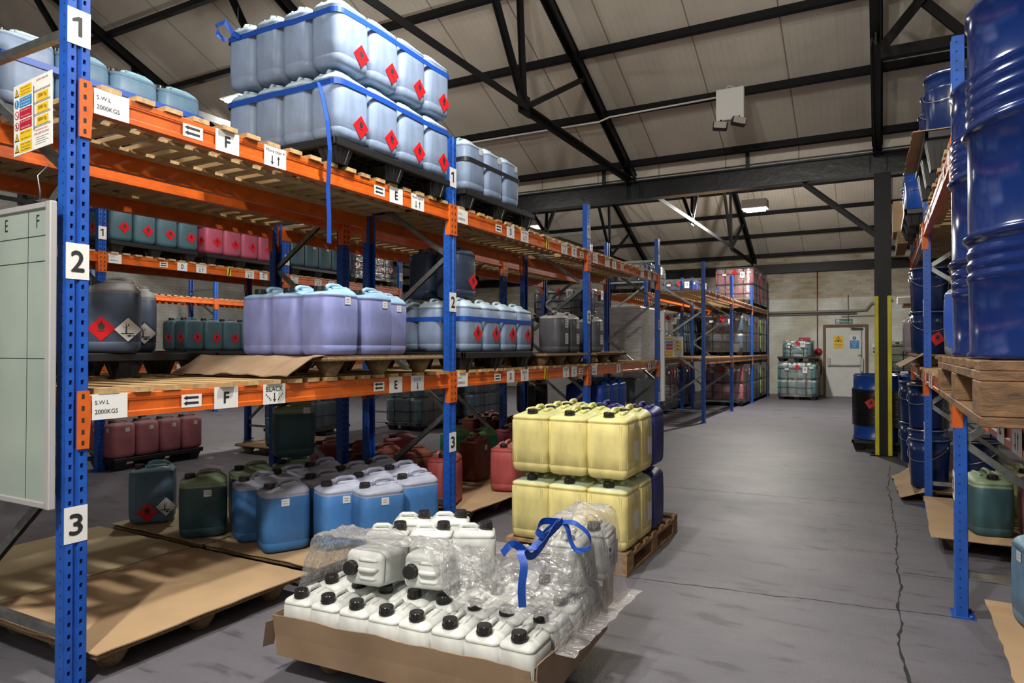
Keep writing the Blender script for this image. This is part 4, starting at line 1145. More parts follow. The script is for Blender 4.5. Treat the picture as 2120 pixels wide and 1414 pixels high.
# ---- level 1 bay E: violet-blue cans on pressed pallet
press_pallet('pressed wood pallet holding violet-blue cans on the lower shelf', -3.33, 3.62, ZL1, 0.96, 1.2)
zl = ZL1+PPH+0.010
grp = 'violet-blue cans on the lower shelf'
pc = [(0, 0, 'large violet-blue jerrycan at the corner, brightest of the lower shelf group', [('pap', 'x', 0.02, 0.335)]),
      (0, 1, 'violet-blue jerrycan with pale tag, next after the corner can on the lower shelf', [('pap', 'x', 0.04, 0.33)]),
      (1, 0, 'violet-blue jerrycan half in shadow directly left of the corner can', []),
      (2, 0, 'teal-shadowed violet-blue jerrycan, furthest left of the lower shelf group', [])]
for i, j, lab, st in pc:
    can('big', 'periwinkle', -2.985-0.255*i, 3.17+0.335*j, zl, lab, grp, st=st)
can('big', 'periwinkle', -3.16, 3.90, zl, 'violet-blue jerrycan set back, last of the lower shelf group by upright 2', grp, st=[('pap', 'x', 0.02, 0.33)])
def dr_(u, v, p): return -0.10*max(0, (0.30-v))/0.30 + (0.02*noise.noise(Vector((p.x*6, p.y*8, 1))))*(1 if v < 0.5 else 0.1)
card_sheet('crumpled brown kraft sheet drooping off the pallet under the violet-blue cans', [(-3.86, 2.72), (-2.90, 2.74), (-2.88, 3.38), (-3.86, 3.38)], zl-0.004, 'carddk', droop=dr_, wav=0.002)
# ---- level 1 bay D
plastic_pallet('black plastic pallet under strapped pale blue cans on shelf D', -3.40, 5.20, ZL1, 0.98, 1.22)
zl = ZL1+PLH+0.001
for j in range(4):
    for i in range(4):
        if i and j: continue
        lab = 'lavender-blue jerrycan with flame diamond, %s in the strapped row on shelf D' % ORD[j] if i == 0 else 'shaded blue-grey jerrycan, %s inward from the strapped row on shelf D' % ORD[i-1]
        can('big', 'bluegrey', -3.05-0.25*i, 4.79+0.305*j, zl, lab, 'strapped cans on shelf D', st=[('haz', 'n', -0.04, 0.15)] if i == 0 else [], rz=pi)
strap_loop('ratchet_strap', 'blue strap round the row of cans on shelf D', -3.92, -2.922, 4.635, 5.86, zl+0.27)
can('big', 'navy', -3.14, 4.83, zl+0.446, 'dark navy jerrycan with flame diamond standing on top of the strapped row', None, st=[('haz', 'x', 0.07, 0.14)])
can('big', 'navy', -3.42, 4.83, zl+0.446, 'dark navy jerrycan without sticker on top of the strapped row', None)
# ---- level 1 bay C and B charcoal cans
press_pallet('pressed wood pallet under charcoal cans beside upright 3 of the aisle rack', -3.38, 6.65, ZL1, 0.96, 1.1)
press_pallet('pressed wood pallet with one cardboard flap, past the charcoal cans', -3.38, 7.98, ZL1, 0.96, 1.1)
zl = ZL1+PPH+0.010
for n_, (x, y, lab, st) in enumerate([(-3.03, 6.55, 'charcoal jerrycan with tall white labels, nearest of the grey cans on shelf C', 1), (-3.42, 6.50, 'dark charcoal jerrycan in shade, left of the labelled one on shelf C', 0),
        (-3.70, 6.60, 'deep-shaded charcoal jerrycan, innermost on shelf C', 0), (-3.05, 6.90, 'charcoal jerrycan with white labels, half hidden by the upright on shelf C', 1), (-3.05, 7.62, 'charcoal jerrycan with white labels just past the upright on shelf B', 1)]):
    can('big', 'charcoal', x, y, zl, lab, 'charcoal cans on the lower shelf', st=[('papt', 'x', 0.05, 0.32), ('papt', 'x', 0.05, 0.15)] if st else [])
card_sheet('loose cardboard sheet sticking out over the empty pallet on shelf B', [(-3.7, 7.5), (-2.90, 7.5), (-2.88, 8.95), (-3.5, 8.8)], zl-0.003, 'card', wav=0.006)

# ---- floor pallets under bay 1
press_pallet('pressed wood pallet on the floor between the end upright and blue cans', -3.43, 2.32, 0, 1.0, 1.2)
press_pallet('pressed wood pallet on the floor behind the striped-shadow cardboard', -4.46, 2.32, 0, 0.98, 1.2)
press_pallet('pressed wood floor pallet under the bright blue cans', -3.43, 3.62, 0, 1.0, 1.2)
press_pallet('pressed wood floor pallet under the blue can with two stickers', -4.46, 3.62, 0, 0.98, 1.2)
card_sheet('large tan cardboard sheet striped with slat shadows on the floor pallet', [(-3.95, 1.71), (-2.91, 1.71), (-2.90, 2.92), (-3.94, 2.93)], PPH+0.011, 'card')
card_sheet('pale cardboard sheet on the floor pallet behind the striped one', [(-5.0, 1.71), (-3.97, 1.71), (-3.96, 2.93), (-5.0, 2.95)], PPH+0.013, 'cardlt')
card_sheet('reddish cardboard sheet under the bright blue cans', [(-3.93, 3.02), (-2.90, 3.00), (-2.92, 4.22), (-3.93, 4.22)], PPH+0.011, 'card')
card_sheet('pale cardboard sheet under the blue can with two stickers', [(-5.0, 3.04), (-3.96, 3.02), (-3.96, 4.22), (-5.0, 4.22)], PPH+0.011, 'cardlt')
zf = PPH+0.020
can('big', 'steelblue', -4.80, 3.235, zf, 'steel-blue jerrycan with red and white diamond stickers standing alone on cardboard', None, rz=R(-42), st=[('haz', 'x', -0.02, 0.085), ('env', 'x', 0.105, 0.12)])
can('big', 'green', -4.145, 3.17, zf, 'dark green jerrycan with tag standing at the pallet edge on the floor', 'dark green cans', rz=R(-40), st=[('pap', 'x', 0.03, 0.30)])
can('big', 'green', -4.12, 3.56, zf, 'dark green jerrycan with pale handle behind the front green one', 'dark green cans', rz=R(-30))
can('big', 'green', -4.05, 3.90, zf+0.446, 'tall dark green jerrycan raised on the others beneath the BLACK label', 'dark green cans', rz=R(-35), st=[('pap', 'x', 0.08, 0.36)])
can('big', 'green', -4.05, 3.90, zf, 'dark green jerrycan underneath the raised green one', 'dark green cans', rz=R(-35))
bl = [(-3.74, 3.27, -38, 1, 'bright blue jerrycan squeezed between the green one and the foremost blue one'),
      (-3.36, 3.27, -32, 1, 'foremost bright blue jerrycan on the cardboard, with pink-white tag'),
      (-3.30, 3.62, -25, 0, 'shaded bright blue jerrycan just behind the foremost one'),
      (-3.62, 3.60, -28, 0, 'shaded bright blue jerrycan in the second row beside the green cans'),
      (-3.10, 3.50, -30, 1, 'bright blue jerrycan with a diagonal shadow and tag, middle of front row'),
      (-2.98, 3.62+0.15, -30, 1, 'well-lit bright blue jerrycan with tag, front row near the white cans'),
      (-2.99, 4.12, -12, 0, 'bright blue jerrycan at the row end by the upright'),
      (-3.28, 3.93, -25, 0, 'bright blue jerrycan with grey top, inner third row'),
      (-3.56, 3.93, -25, 0, 'bright blue jerrycan with crinkled clear handle, inner third row'),
      (-3.84, 3.92, -25, 0, 'bright blue jerrycan in the shaded corner of the third row'),
      (-3.36, 4.22, -18, 0, 'bright blue jerrycan in the last row, nearer the aisle'),
      (-3.68, 4.24, -18, 0, 'bright blue jerrycan in the last row, further from the aisle')]
BX = [(-3.74, 3.28), (-3.40, 3.19), (-3.42, 3.56), (-3.76, 3.58), (-3.13, 3.42), (-2.88, 3.36+0.14), (-2.86, 3.86), (-3.16, 3.76), (-3.46, 3.90), (-3.78, 3.92), (-3.16, 4.10), (-3.48, 4.22)]
for (x, y, rz, s_, lab), (x, y) in zip(bl, BX):
    can('big', 'skyblue', x, y, zf, lab, 'bright blue cans on the floor pallet', rz=R(-28 if s_ else -24), st=[('pap', 'x', -0.02 if lab.startswith('fore') else 0.0, 0.315)] if s_ else [])
# ---- floor bay 2
press_pallet('pressed wood floor pallet with tan sheet behind the yellow cans', -3.40, 5.25, 0, 1.0, 1.2)
press_pallet('pressed wood floor pallet under red-brown cans in bay D', -4.46, 5.25, 0, 0.98, 1.2)
press_pallet('pressed wood floor pallet with salmon cans further along', -3.42, 6.60, 0, 1.0, 1.2)
card_sheet('tan cardboard sheet on the floor pallet behind the white cans', [(-3.92, 4.62), (-2.86, 4.62), (-2.80, 5.98), (-3.92, 5.92)], PPH+0.011, 'card')
press_pallet('bare pressed wood pallet leaning in shade behind the salmon can', -4.46, 6.60, 0, 0.98, 1.2)
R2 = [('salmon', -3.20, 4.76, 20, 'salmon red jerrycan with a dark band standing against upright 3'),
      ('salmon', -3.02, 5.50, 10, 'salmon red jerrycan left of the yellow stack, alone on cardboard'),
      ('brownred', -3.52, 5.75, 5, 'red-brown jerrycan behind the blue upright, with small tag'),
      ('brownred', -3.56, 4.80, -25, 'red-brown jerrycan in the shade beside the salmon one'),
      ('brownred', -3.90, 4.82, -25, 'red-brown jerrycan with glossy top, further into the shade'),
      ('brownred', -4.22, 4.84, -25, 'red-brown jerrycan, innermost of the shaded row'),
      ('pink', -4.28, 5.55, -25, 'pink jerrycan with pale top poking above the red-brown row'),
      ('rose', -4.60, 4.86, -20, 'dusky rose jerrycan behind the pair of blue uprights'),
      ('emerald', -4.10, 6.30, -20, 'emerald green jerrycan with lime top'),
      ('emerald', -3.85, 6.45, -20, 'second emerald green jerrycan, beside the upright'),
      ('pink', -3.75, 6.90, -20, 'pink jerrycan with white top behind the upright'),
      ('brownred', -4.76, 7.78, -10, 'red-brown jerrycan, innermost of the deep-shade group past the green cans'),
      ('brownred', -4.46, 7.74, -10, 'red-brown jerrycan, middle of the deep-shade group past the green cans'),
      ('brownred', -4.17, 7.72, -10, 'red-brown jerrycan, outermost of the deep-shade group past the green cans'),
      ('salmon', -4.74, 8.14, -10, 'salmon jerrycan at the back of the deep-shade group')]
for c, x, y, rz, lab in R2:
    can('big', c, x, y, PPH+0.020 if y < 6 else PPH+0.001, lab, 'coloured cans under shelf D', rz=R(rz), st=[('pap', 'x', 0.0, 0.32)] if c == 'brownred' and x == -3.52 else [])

# ---- yellow stack
PY = wood_pallet('worn wooden pallet beneath the yellow cans in the aisle', -1.82, 4.68, 0, 0.86, 1.2)
zy = WPH+0.001
for tier in range(2):
    for j in range(3):
        for i in range(3):
            if tier == 0 and 0 < i and 0 < j: continue
            col = 'yellow' if tier else 'yellowlow'
            if j == 2 and i < 2: col = 'violet'
            cn = ('right', 'middle', 'left')[i]
            rw = ('front row', 'second row', 'back row')[j]
            lab = '%s jerrycan, %s tier, %s column, %s of the aisle stack' % (('indigo blue' if col == 'violet' else 'yellow'), ('lower', 'upper')[tier], cn, rw)
            st = [('pap', 'x', 0.03, 0.33), ('papg', 'x', 0.055, 0.17)] if i == 0 and j < 2 else []
            can('sq', col, -1.40-0.133-0.273*i, 4.08+0.145+0.290*j + (0.006 if tier else 0), zy+tier*0.4455, lab, 'stacked cans in the aisle', st=st)

# ---- foreground tray of white cans
TXc, TYc = -1.71, 2.575
RZ = R(3.0)
fore = press_pallet('pressed wood pallet under the cardboard tray of white cans', TXc, TYc, 0, 1.14, 0.80, rot=RZ)
def rotp(x, y):
    return TXc + x*cos(RZ) - y*sin(RZ), TYc + x*sin(RZ) + y*cos(RZ)
tr = thing('cardboard_tray', 'torn brown cardboard tray holding the white cans in the aisle', 'tray', (TXc, TYc, PPH+0.002), RZ)
b = MB(); b.box(-0.60, 0.60, -0.425, 0.425, 0, 0.006); part('tray_base', b, M['carddk'], tr)
def torn(ax, a0, a1, pos, z0, z1, sgn, seed, out=0.03):
    b = MB(); n = 40; vs = []
    for i in range(n+1):
        u = a0+(a1-a0)*i/n
        zt = z1 + 0.010*noise.noise(Vector((u*6+seed, 0, 0))) + (0.004*noise.noise(Vector((u*40, seed, 0))))
        wv = 0.008*noise.noise(Vector((u*4, seed, 2)))
        for (z, o_) in ((z0, 0), ((z0+zt)/2, out*0.4+wv), (zt, out+wv)):
            for t in (0, 0.005):
                p = (u, pos+sgn*(o_+t), z) if ax == 'x' else (pos+sgn*(o_+t), u, z); vs.append(p)
    fs = []
    for i in range(n):
        a = i*6; c = a+6
        for k in (0, 2):
            fs += [(a+k, c+k, c+k+2, a+k+2), (a+k+1, a+k+3, c+k+3, c+k+1)]
        fs += [(a+4, c+4, c+5, a+5), (a, a+1, c+1, c)]
    fs += [(0, 2, 3, 1), (2, 4, 5, 3), (n*6, n*6+1, n*6+3, n*6+2), (n*6+2, n*6+3, n*6+5, n*6+4)]
    b.add(vs, fs)
    return b
part('tray_side', torn('x', -0.60, 0.60, -0.425, -0.015, 0.172, -1, 1.0), M['carddk'], tr)
part('tray_side', torn('x', -0.60, 0.60, 0.425, 0, 0.172, 1, 2.0), M['carddk'], tr)
part('tray_side', torn('y', -0.425, 0.425, 0.60, -0.01, 0.172, 1, 3.0, 0.012), M['carddk'], tr)
part('tray_side', torn('y', -0.425, 0.425, -0.60, -0.01, 0.172, -1, 4.0, 0.012), M['carddk'], tr)
b = MB()
b.bar((-0.63, -0.45, 0.03), (-0.60, -0.462, 0.145), 0.05, 0.003); b.bar((0.585, -0.46, 0.0), (0.61, -0.462, 0.14), 0.06, 0.003)
part('brown_tape', b, M['tape'], tr)
b = MB(); b.add([(0.62, 0.30, 0.12), (0.625, 0.43, 0.12), (0.63, 0.42, 0.27), (0.625, 0.36, 0.31), (0.62, 0.31, 0.25)], [(0, 1, 2, 3, 4)])
b.add([(0.626, 0.30, 0.12), (0.631, 0.43, 0.12), (0.636, 0.42, 0.27), (0.631, 0.36, 0.31), (0.626, 0.31, 0.25)], [(4, 3, 2, 1, 0)])
part('corner_flap', b, M['card'], tr)
zt0 = PPH+0.009
grp = 'small white cans in the tray'
for j in range(4):
    for i in range(8):
        if j == 2 and 1 <= i <= 4 and False: continue
        lx = -0.595+0.075+0.1486*i; ly = -0.42+0.10+0.203*j
        px, py = rotp(lx, ly)
        st = [('prod', 'x', -0.005, 0.095)] if i == 7 else ([('papg', 'x', 0.02, 0.12)] if j == 0 and i in (0, 4, 6) else [])
        cn = '%s from the %s end' % (ORD[i if i < 4 else 7-i], 'rack' if i < 4 else 'aisle') if i not in (0, 7) else ('at the rack end' if i == 0 else 'at the aisle end')
        can('small', 'clear', px, py, zt0, 'white jerrycan in the tray, %s row back, %s' % (ORD[j], cn), grp, rz=RZ+R(random.uniform(-3, 3)), st=st)
zt1 = zt0+0.247
for (x, y, lab) in [(-1.975, 2.445, 'white jerrycan standing on the tray load, first of the upper front three'), (-1.80, 2.54, 'white jerrycan standing on the tray load, middle of the upper front three'), (-1.63, 2.635, 'white jerrycan standing on the tray load, last of the upper front three'),
                    (-2.00, 2.67, 'white jerrycan in the upper back pair, nearer the rack'), (-1.85, 2.765, 'white jerrycan in the upper back pair, nearer the yellow stack')]:
    can('small', 'clear', x-0.01, y+0.045, zt1, lab, 'white cans standing on the tray load', rz=R(28.3+90))
for (x, y, lab) in [(-1.20, 2.77, 'white jerrycan under the blue strap knot, wrapped in film at the aisle end')]:
    can('small', 'clear', x, y, zt1, lab, None, rz=R(8), st=[('prod', 'x', 0, 0.10)])
can('small', 'clear', -1.16, 2.98, zt1, 'white jerrycan behind the one under the strap knot, wrapped in film', None, rz=R(6), st=[('prod', 'x', 0, 0.10)])
# two cans lying down with their caps to the camera
for (x, y, r_, lab) in [(-2.02, 2.22, 6, 'white jerrycan lying on its side under film, cap forward, nearer the rack'), (-1.78, 2.30, 10, 'white jerrycan lying on its side under film, cap forward, second one')]:
    t = can('small', 'clear', x, y+0.22, zt1+0.012, lab, 'cans lying under the film')
    t.rotation_euler = (Matrix.Rotation(R(r_), 3, 'Z') @ Matrix.Rotation(R(84), 3, 'X') @ Matrix.Rotation(R(-90), 3, 'Z')).to_euler(); t.location = (x+0.05, y+0.27, zt1+0.085)
# film over them
def film_sheet():
    b = MB(); nx, ny = 240, 150; vs = []; fs = []
    x0, x1, y0, y1 = -2.33, -0.98, 2.10, 3.08
    def bump(x, y, cx, cy, sx, sy, h):
        dx = max(abs(x-cx)-sx, 0)/0.10; dy = max(abs(y-cy)-sy, 0)/0.10; return h*math.exp(-(dx*dx+dy*dy))
    for i in range(nx+1):
        for j in range(ny+1):
            x = x0+(x1-x0)*i/nx; y = y0+(y1-y0)*j/ny
            # outline front edge wanders
            fe = 2.26 + 0.05*noise.noise(Vector((x*5, 0, 0))) + 0.10*((x+1.6))*0.5
            yy = max(y, fe) if y < fe else y
            base = 0.405
            h = base
            h = max(h, base+bump(x, yy, -1.90, 2.32, 0.26, 0.10, 0.185))
            h = max(h, base+bump(x, yy, -1.20, 2.86, 0.06, 0.20, 0.262))
            h = max(h, base+bump(x, yy, -1.56, 2.50, 0.05, 0.02, 0.15))
            h = max(h, base+0.10*max(0, 1-abs(x+1.32)/0.25)*max(0, 1-abs(yy-2.75)/0.4))
            # taut folds radiating from the lying cans
            ang = math.atan2(yy-2.25, x+2.25); rad = math.hypot(yy-2.25, x+2.25)
            h += 0.016*abs(noise.noise(Vector((ang*9, rad*0.7, 0))))*min(rad*2, 1) + 0.008*abs(noise.noise(Vector((ang*26, rad*1.5, 3))))*min(rad*2, 1)
            for q, am in ((6, 0.020), (15, 0.012), (38, 0.007), (90, 0.003)):
                n_ = noise.noise(Vector((x*q, yy*q*1.3, q))); h += am*abs(n_)*1.5
            if x > -1.10: h -= min((x+1.10)*5, 0.40)*0.9
            if x < -2.26: h -= (-2.26-x)*2.0
            if -2.13 < x < -1.50 and yy > 2.52: h = min(h, 0.45+0.05*abs(noise.noise(Vector((x*14, yy*14, 1)))))
            h = max(h, 0.30 if x > -1.06 else 0.400 if x > -2.29 else 0.33)
            vs.append((x + 0.012*noise.noise(Vector((x*20, yy*20, 5))), yy + 0.010*noise.noise(Vector((x*20, yy*20, 9))), h))
    k = ny+1
    for i in range(nx):
        for j in range(ny):
            a = i*k+j
            if vs[a][1] == vs[a+1][1]: continue
            fs.append((a, a+k, a+k+1, a+1))
    b.add(vs, fs, 0, True)
    return b
solo('stretch_film', film_sheet(), M['film'], 'crumpled clear stretch film draped over the tray of white cans', 'plastic film')
# loose blue strap on the film
def smooth(P, n=8):
    P = [Vector(p) for p in P]; out = []
    for i in range(len(P)-1):
        p0 = P[max(i-1, 0)]; p1 = P[i]; p2 = P[i+1]; p3 = P[min(i+2, len(P)-1)]
        for k in range(n):
            t = k/n
            out.append(0.5*((2*p1) + (p2-p0)*t + (2*p0-5*p1+4*p2-p3)*t*t + (3*p1-p0-3*p2+p3)*t**3))
    out.append(P[-1]); return out
CR = Vector((0.880, 0.4747, 0))
b = MB()
K = (-1.147, 2.540, 0.716)
b.ribbon(smooth([(-1.199, 2.307, 0.439), (-1.193, 2.288, 0.520), (-1.185, 2.292, 0.602), (-1.214, 2.321, 0.645), (-1.205, 2.394, 0.637), (-1.173, 2.458, 0.673), K]), 0.030, 0.0016, up=CR)
b.ribbon(smooth([(-1.296, 2.323, 0.624), (-1.253, 2.323, 0.667), (-1.230, 2.359, 0.643), (-1.205, 2.394, 0.608), (-1.172, 2.435, 0.650), (-1.147, 2.494, 0.716), K]), 0.030, 0.0016, up=(0.3, 0.1, 1))
b.ribbon(smooth([K, (-1.190, 2.471, 0.730), (-1.194, 2.423, 0.707), (-1.172, 2.435, 0.682), (-1.156, 2.467, 0.692), (-1.130, 2.526, 0.730)]), 0.028, 0.0016, up=(0.2, 0, 1))
b.ribbon(smooth([K, (-1.071, 2.512, 0.727), (-1.016, 2.519, 0.688), (-1.013, 2.521, 0.640), (-1.047, 2.480, 0.631), (-1.077, 2.487, 0.659), (-1.104, 2.517, 0.697), (-1.138, 2.544, 0.725)]), 0.028, 0.0016, up=(-0.2, 0.9, 0.3))
b.ribbon(smooth([K, (-1.190, 2.494, 0.682), (-1.224, 2.453, 0.629), (-1.231, 2.403, 0.606), (-1.247, 2.372, 0.608)]), 0.030, 0.0016, up=(0.5, 0.4, 0.8))
solo('ratchet_strap', b, M['strap'], 'loose blue strap tangled on the film over the white cans', 'strap')

# ================================================================ WRAPPED LOADS
_wm = {}
def wrap_mesh(wx, wy, h, key):
    k = (wx, wy, h)
    if k not in _wm:
        b = MB(); n = 14; rows = 14; ring = []; r = 0.06
        pts = []
        per = []
        def side(p, q, m_):
            for i in range(m_): per.append((p[0]+(q[0]-p[0])*i/m_, p[1]+(q[1]-p[1])*i/m_))
        a, c = wx/2, wy/2
        side((-a+r, -c), (a-r, -c), n); side((a, -c+r), (a, c-r), n); side((a-r, c), (-a+r, c), n); side((-a, c-r), (-a, -c+r), n)
        N_ = len(per); vs = []
        for j in range(rows+1):
            z = -0.06 + (h+0.07)*j/rows
            for (x, y) in per:
                d = 0.012*noise.noise(Vector((x*6, y*6, z*9+wx*7))) + 0.006
                l = math.hypot(x, y); vs.append((x*(1+d/l), y*(1+d/l), z))
        fs = []
        for j in range(rows):
            for i in range(N_):
                p = j*N_+i; q = j*N_+(i+1) % N_; fs.append((p, q, q+N_, p+N_))
        t0 = rows*N_; vs.append((0, 0, h+0.012)); 
        for i in range(N_): fs.append((t0+i, t0+(i+1) % N_, len(vs)-1))
        b.add(vs, fs, 0, True)
        s_ = MB()
        for z in (h*0.22, h*0.50, h*0.82):
            P = [(x*1.03, y*1.03, z+0.01*noise.noise(Vector((x*3, y*3, z)))) for (x, y) in per]; s_.tube(P, 0.006, 4, closed=True)
        for x in (-wx*0.22, wx*0.24):
            s_.tube([(x, -c-0.022, -0.05), (x, -c-0.026, h), (x, 0, h+0.02), (x, c+0.02, h), (x, c+0.02, -0.05)], 0.006, 4)
        for y in (-wy*0.2, wy*0.25):
            s_.tube([(a+0.022, y, -0.05), (a+0.026, y, h), (0, y, h+0.02)], 0.006, 4)
        _wm[k] = (b.mesh('film', M['wrap']), s_.mesh('strapping', M['strapk']))
    return _wm[k]
FAR = []
def load(x1, y0, z, cols, desc, nx=4, ny=4, nt=2, tags=True, ph=PLH, pallet=True, wrap=True):
    """shell of cans: front plane at x1 (looking +X), near edge y0. cols: colour per tier or one"""
    wx = 0.25*nx; wy = 0.30*ny
    cx = x1-wx/2; cy = y0+wy/2
    if pallet: plastic_pallet('black plastic pallet under the %s' % desc, cx, cy, z, wx, wy)
    zz = z+ph+0.001
    for t in range(nt):
        for j in range(ny):
            for i in range(nx):
                if i and j: continue
                c = cols[t % len(cols)]
                tn = ('lower', 'upper')[t] + '-tier ' if nt > 1 else ''
                if i == 0: pos = '%s on the aisle side' % ORD[j]
                else: pos = '%s in from the corner' % ORD[i-1]
                FAR.append((c, cx+wx/2-0.125-0.25*i, y0+0.15+0.30*j, zz+0.441*t, '%sjerrycan, %s, %s' % (tn, pos, desc), 'cans of the ' + desc, (i, j, t, tags, nt)))
    if not wrap: return
    f, s_ = wrap_mesh(wx, wy, 0.441*nt, 0)
    t = thing('pallet_wrap', 'clear film and black strapping round the %s' % desc, 'pallet wrap', (cx, cy, zz), 0, 'pallet wraps')
    obj('film', f, t); obj('strapping', s_, t)
    if tags is True:
        for (kd, y, zf_) in (('papw', -wy*0.30, 0.85), ('elev', wy*0.1, 0.80), ('haz', -wy*0.08, 0.86)):
            obj(PN[kd], LM[kd], t, (wx/2+0.034, y, 0.441*nt*zf_), (0, 0, pi/2))
        for (kd, x, zf_) in (('papw', -wx*0.25, 0.80), ('elev', wx*0.22, 0.78), ('papw', wx*0.38, 0.85), ('haz', 0.02, 0.87)):
            obj(PN[kd], LM[kd], t, (x, -wy/2-0.034, 0.441*nt*zf_), (0, 0, 0))
    return t
# rusty rack near the far wall
load(-2.95, 18.98, ZL2, ['rose'], 'tall rose load on the rusty rack')
load(-2.95, 20.30, ZL2, ['pink'], 'hot pink load on the rusty rack')
load(-2.97, 17.45, ZL1, ['darkblue'], 'slate load on the lower rusty shelf')
load(-2.97, 19.0, ZL1, ['salmon'], 'salmon load on the lower rusty shelf')
load(-2.97, 20.3, ZL1, ['lime'], 'lime load on the lower rusty shelf')
load(-2.97, 17.45, 0, ['rose'], 'rose load below the rusty rack')
load(-2.97, 19.0, 0, ['seagreen'], 'sea-green load below the rusty rack')
load(-2.97, 20.3, 0, ['lime'], 'lime load below the rusty rack')
load(-4.12, 16.2, ZL1, ['seagreen'], 'grey-green load behind the rusty rack', nx=3)
load(-4.12, 14.6, 0, ['rose'], 'mauve load behind the rusty rack', nx=3)
load(-4.12, 17.45, ZL1, ['navy'], 'navy load behind the rusty rack', nx=3)
load(-4.12, 16.2, 0, ['navy'], 'navy floor load behind the rusty rack', nx=3)
load(-4.05, 17.45, ZL2, ['violet'], 'indigo load behind the rusty rack top', nx=4, nt=1)
load(-4.08, 13.42, ZL2, ['teal'], 'teal load high behind the cross aisle', nx=4, nt=1)
# beside the door
load(-1.55, 20.45, 0, ['seagreen'], 'sea-green stack beside the door', nx=4, ny=4)
plastic_pallet('black plastic pallet lying on top of the sea-green stack', -2.05, 21.05, PLH+0.91, 1.0, 1.2)
load(-1.70, 20.75, 2*PLH+0.93, ['seagreen'], 'short load topping the door stack', nx=3, ny=3, nt=1, pallet=False, ph=-0.02)
# in the cross aisle behind the last upright
def block(label, x0, x1, y0, y1, z0, z1, m='wrapw'):
    b = MB(); b.bbox(-(x1-x0)/2, (x1-x0)/2, -(y1-y0)/2, (y1-y0)/2, 0, z1-z0, 0.025)
    return solo('wrapped_load', b, M[m], label, 'wrapped load', ((x0+x1)/2, (y0+y1)/2, z0))
wood_pallet('wooden pallet under the grey crate in the cross aisle', -3.83, 11.2, 0, 0.8, 1.4)
mb = MB(); mb.bbox(-0.39, 0.39, -0.70, 0.70, 0, 0.78, 0.01); mb.box(-0.15, 0.25, -0.703, -0.70, 0.42, 0.68, 1)
solo('crate', mb, [M['steelbox'], M['white']], 'grey-blue crate with a white label under the white roll', 'crate', (-3.83, 11.2, WPH+0.001))
mb = MB(); mb.tube([(-4.25, 10.62, 1.031), (-3.30, 10.62, 1.031)], 0.10, 20)
solo('film_roll', mb, M['white2'], 'thick white roll lying on the crate behind the last upright', 'roll')
wood_pallet('wooden pallet under the tall white wrapped block', -3.83, 11.38, WPH+0.784, 0.78, 1.1)
block('tall white film-wrapped block behind the braces of the last upright', -4.22, -3.44, 10.80, 11.90, 2*WPH+0.79, 2.12)
wood_pallet('wooden pallet under the pale wrapped block carrying a dark load', -4.97, 11.5, 0, 1.0, 1.2)
block('pale wrapped block carrying a dark strapped load in the cross aisle', -5.47, -4.47, 10.9, 12.1, WPH+0.001, 1.88)
load(-4.45, 10.9, 1.885, ['navy'], 'navy load on the pale wrapped block', nt=1)
press_pallet('pressed wood pallet under charcoal and red-brown cans past the green ones', -4.46, 8.38, 0, 0.98, 1.9)
for j in range(2):
    for t_ in range(2):
        can('big', 'charcoal', -4.22, 8.22+0.38*j, PPH+0.001+0.446*t_, 'charcoal jerrycan behind the yellow stack, %s pair, %s one' % (('nearer', 'further')[j], ('bottom', 'top')[t_]), 'charcoal pairs on the floor', rz=R(30))
# royal blue cans on the floor of bay B
wood_pallet('wooden floor pallet under the royal blue cans', -3.40, 8.35, 0, 0.96, 1.2)
for j in range(3):
    for i in range(2):
        if i and j: continue
        for tier in range(2):
            lab = 'royal blue jerrycan, %s tier, %s behind the yellow stack' % (('lower', 'upper')[tier], (ORD[j]+' along the aisle' if i == 0 else 'inner one'))
            can('big', 'royal', -3.08-0.26*i, 7.95+0.31*j, WPH+0.001+0.446*tier, lab, 'royal blue cans in the third bay', st=[('pap', 'x', 0.06, 0.10)] if i == 0 else [])
# rack C loads
load(-7.96, 4.80, ZL2, ['teal'], 'top teal row across the aisle', nt=1, nx=3, tags='haz', wrap=False)
load(-7.96, 6.10, ZL2, ['pink'], 'top pink row across the aisle', nt=1, nx=3, tags='haz', wrap=False)
load(-7.96, 7.62, ZL2, ['teal'], 'top tagged teal row across the aisle', nt=1, nx=3, tags='pap', wrap=False)
load(-7.96, 8.95, ZL2, ['navy'], 'top navy row across the aisle', nt=1, nx=3, tags='haz')
load(-7.96, 4.85, ZL1, ['rose'], 'lower rose row across the aisle', nt=1, tags='haz', nx=3, ny=2, wrap=False)
load(-7.96, 5.80, ZL1, ['teal'], 'lower teal row across the aisle', nt=1, tags='haz', nx=3, ny=5, wrap=False)
load(-7.96, 7.7, ZL1, ['rose'], 'second lower rose row across the aisle', nt=1, tags='haz', nx=3, ny=4, wrap=False)
load(-7.75, 4.72, 0, ['rose'], 'floor rose row across the aisle', nt=1, tags='pap', nx=2, ny=4, wrap=False)
strap_loop('ratchet_strap', 'blue strap round the top teal row across the aisle', -8.72, -7.95, 4.79, 6.01, ZL2+0.53)
strap_loop('ratchet_strap', 'blue strap round the top pink row across the aisle', -8.72, -7.95, 6.09, 7.31, ZL2+0.54)
load(-7.96, 7.75, 0, ['steelblue'], 'steel-blue floor stack across the aisle', nt=2, nx=3)
load(-6.9, 9.5, 0, ['teal'], 'teal floor stack across the aisle', nt=2, nx=3, ny=4)
load(-6.7, 10.9, 0, ['steelblue'], 'blue-grey stack ending the second aisle', nt=2, nx=4, ny=4)
can('big', 'teal', -7.15, 6.62, 0.001+PPH, 'dark teal jerrycan alone on a floor pallet across the second aisle', None, rz=R(-20), st=[('haz', 'x', 0.03, 0.10)])
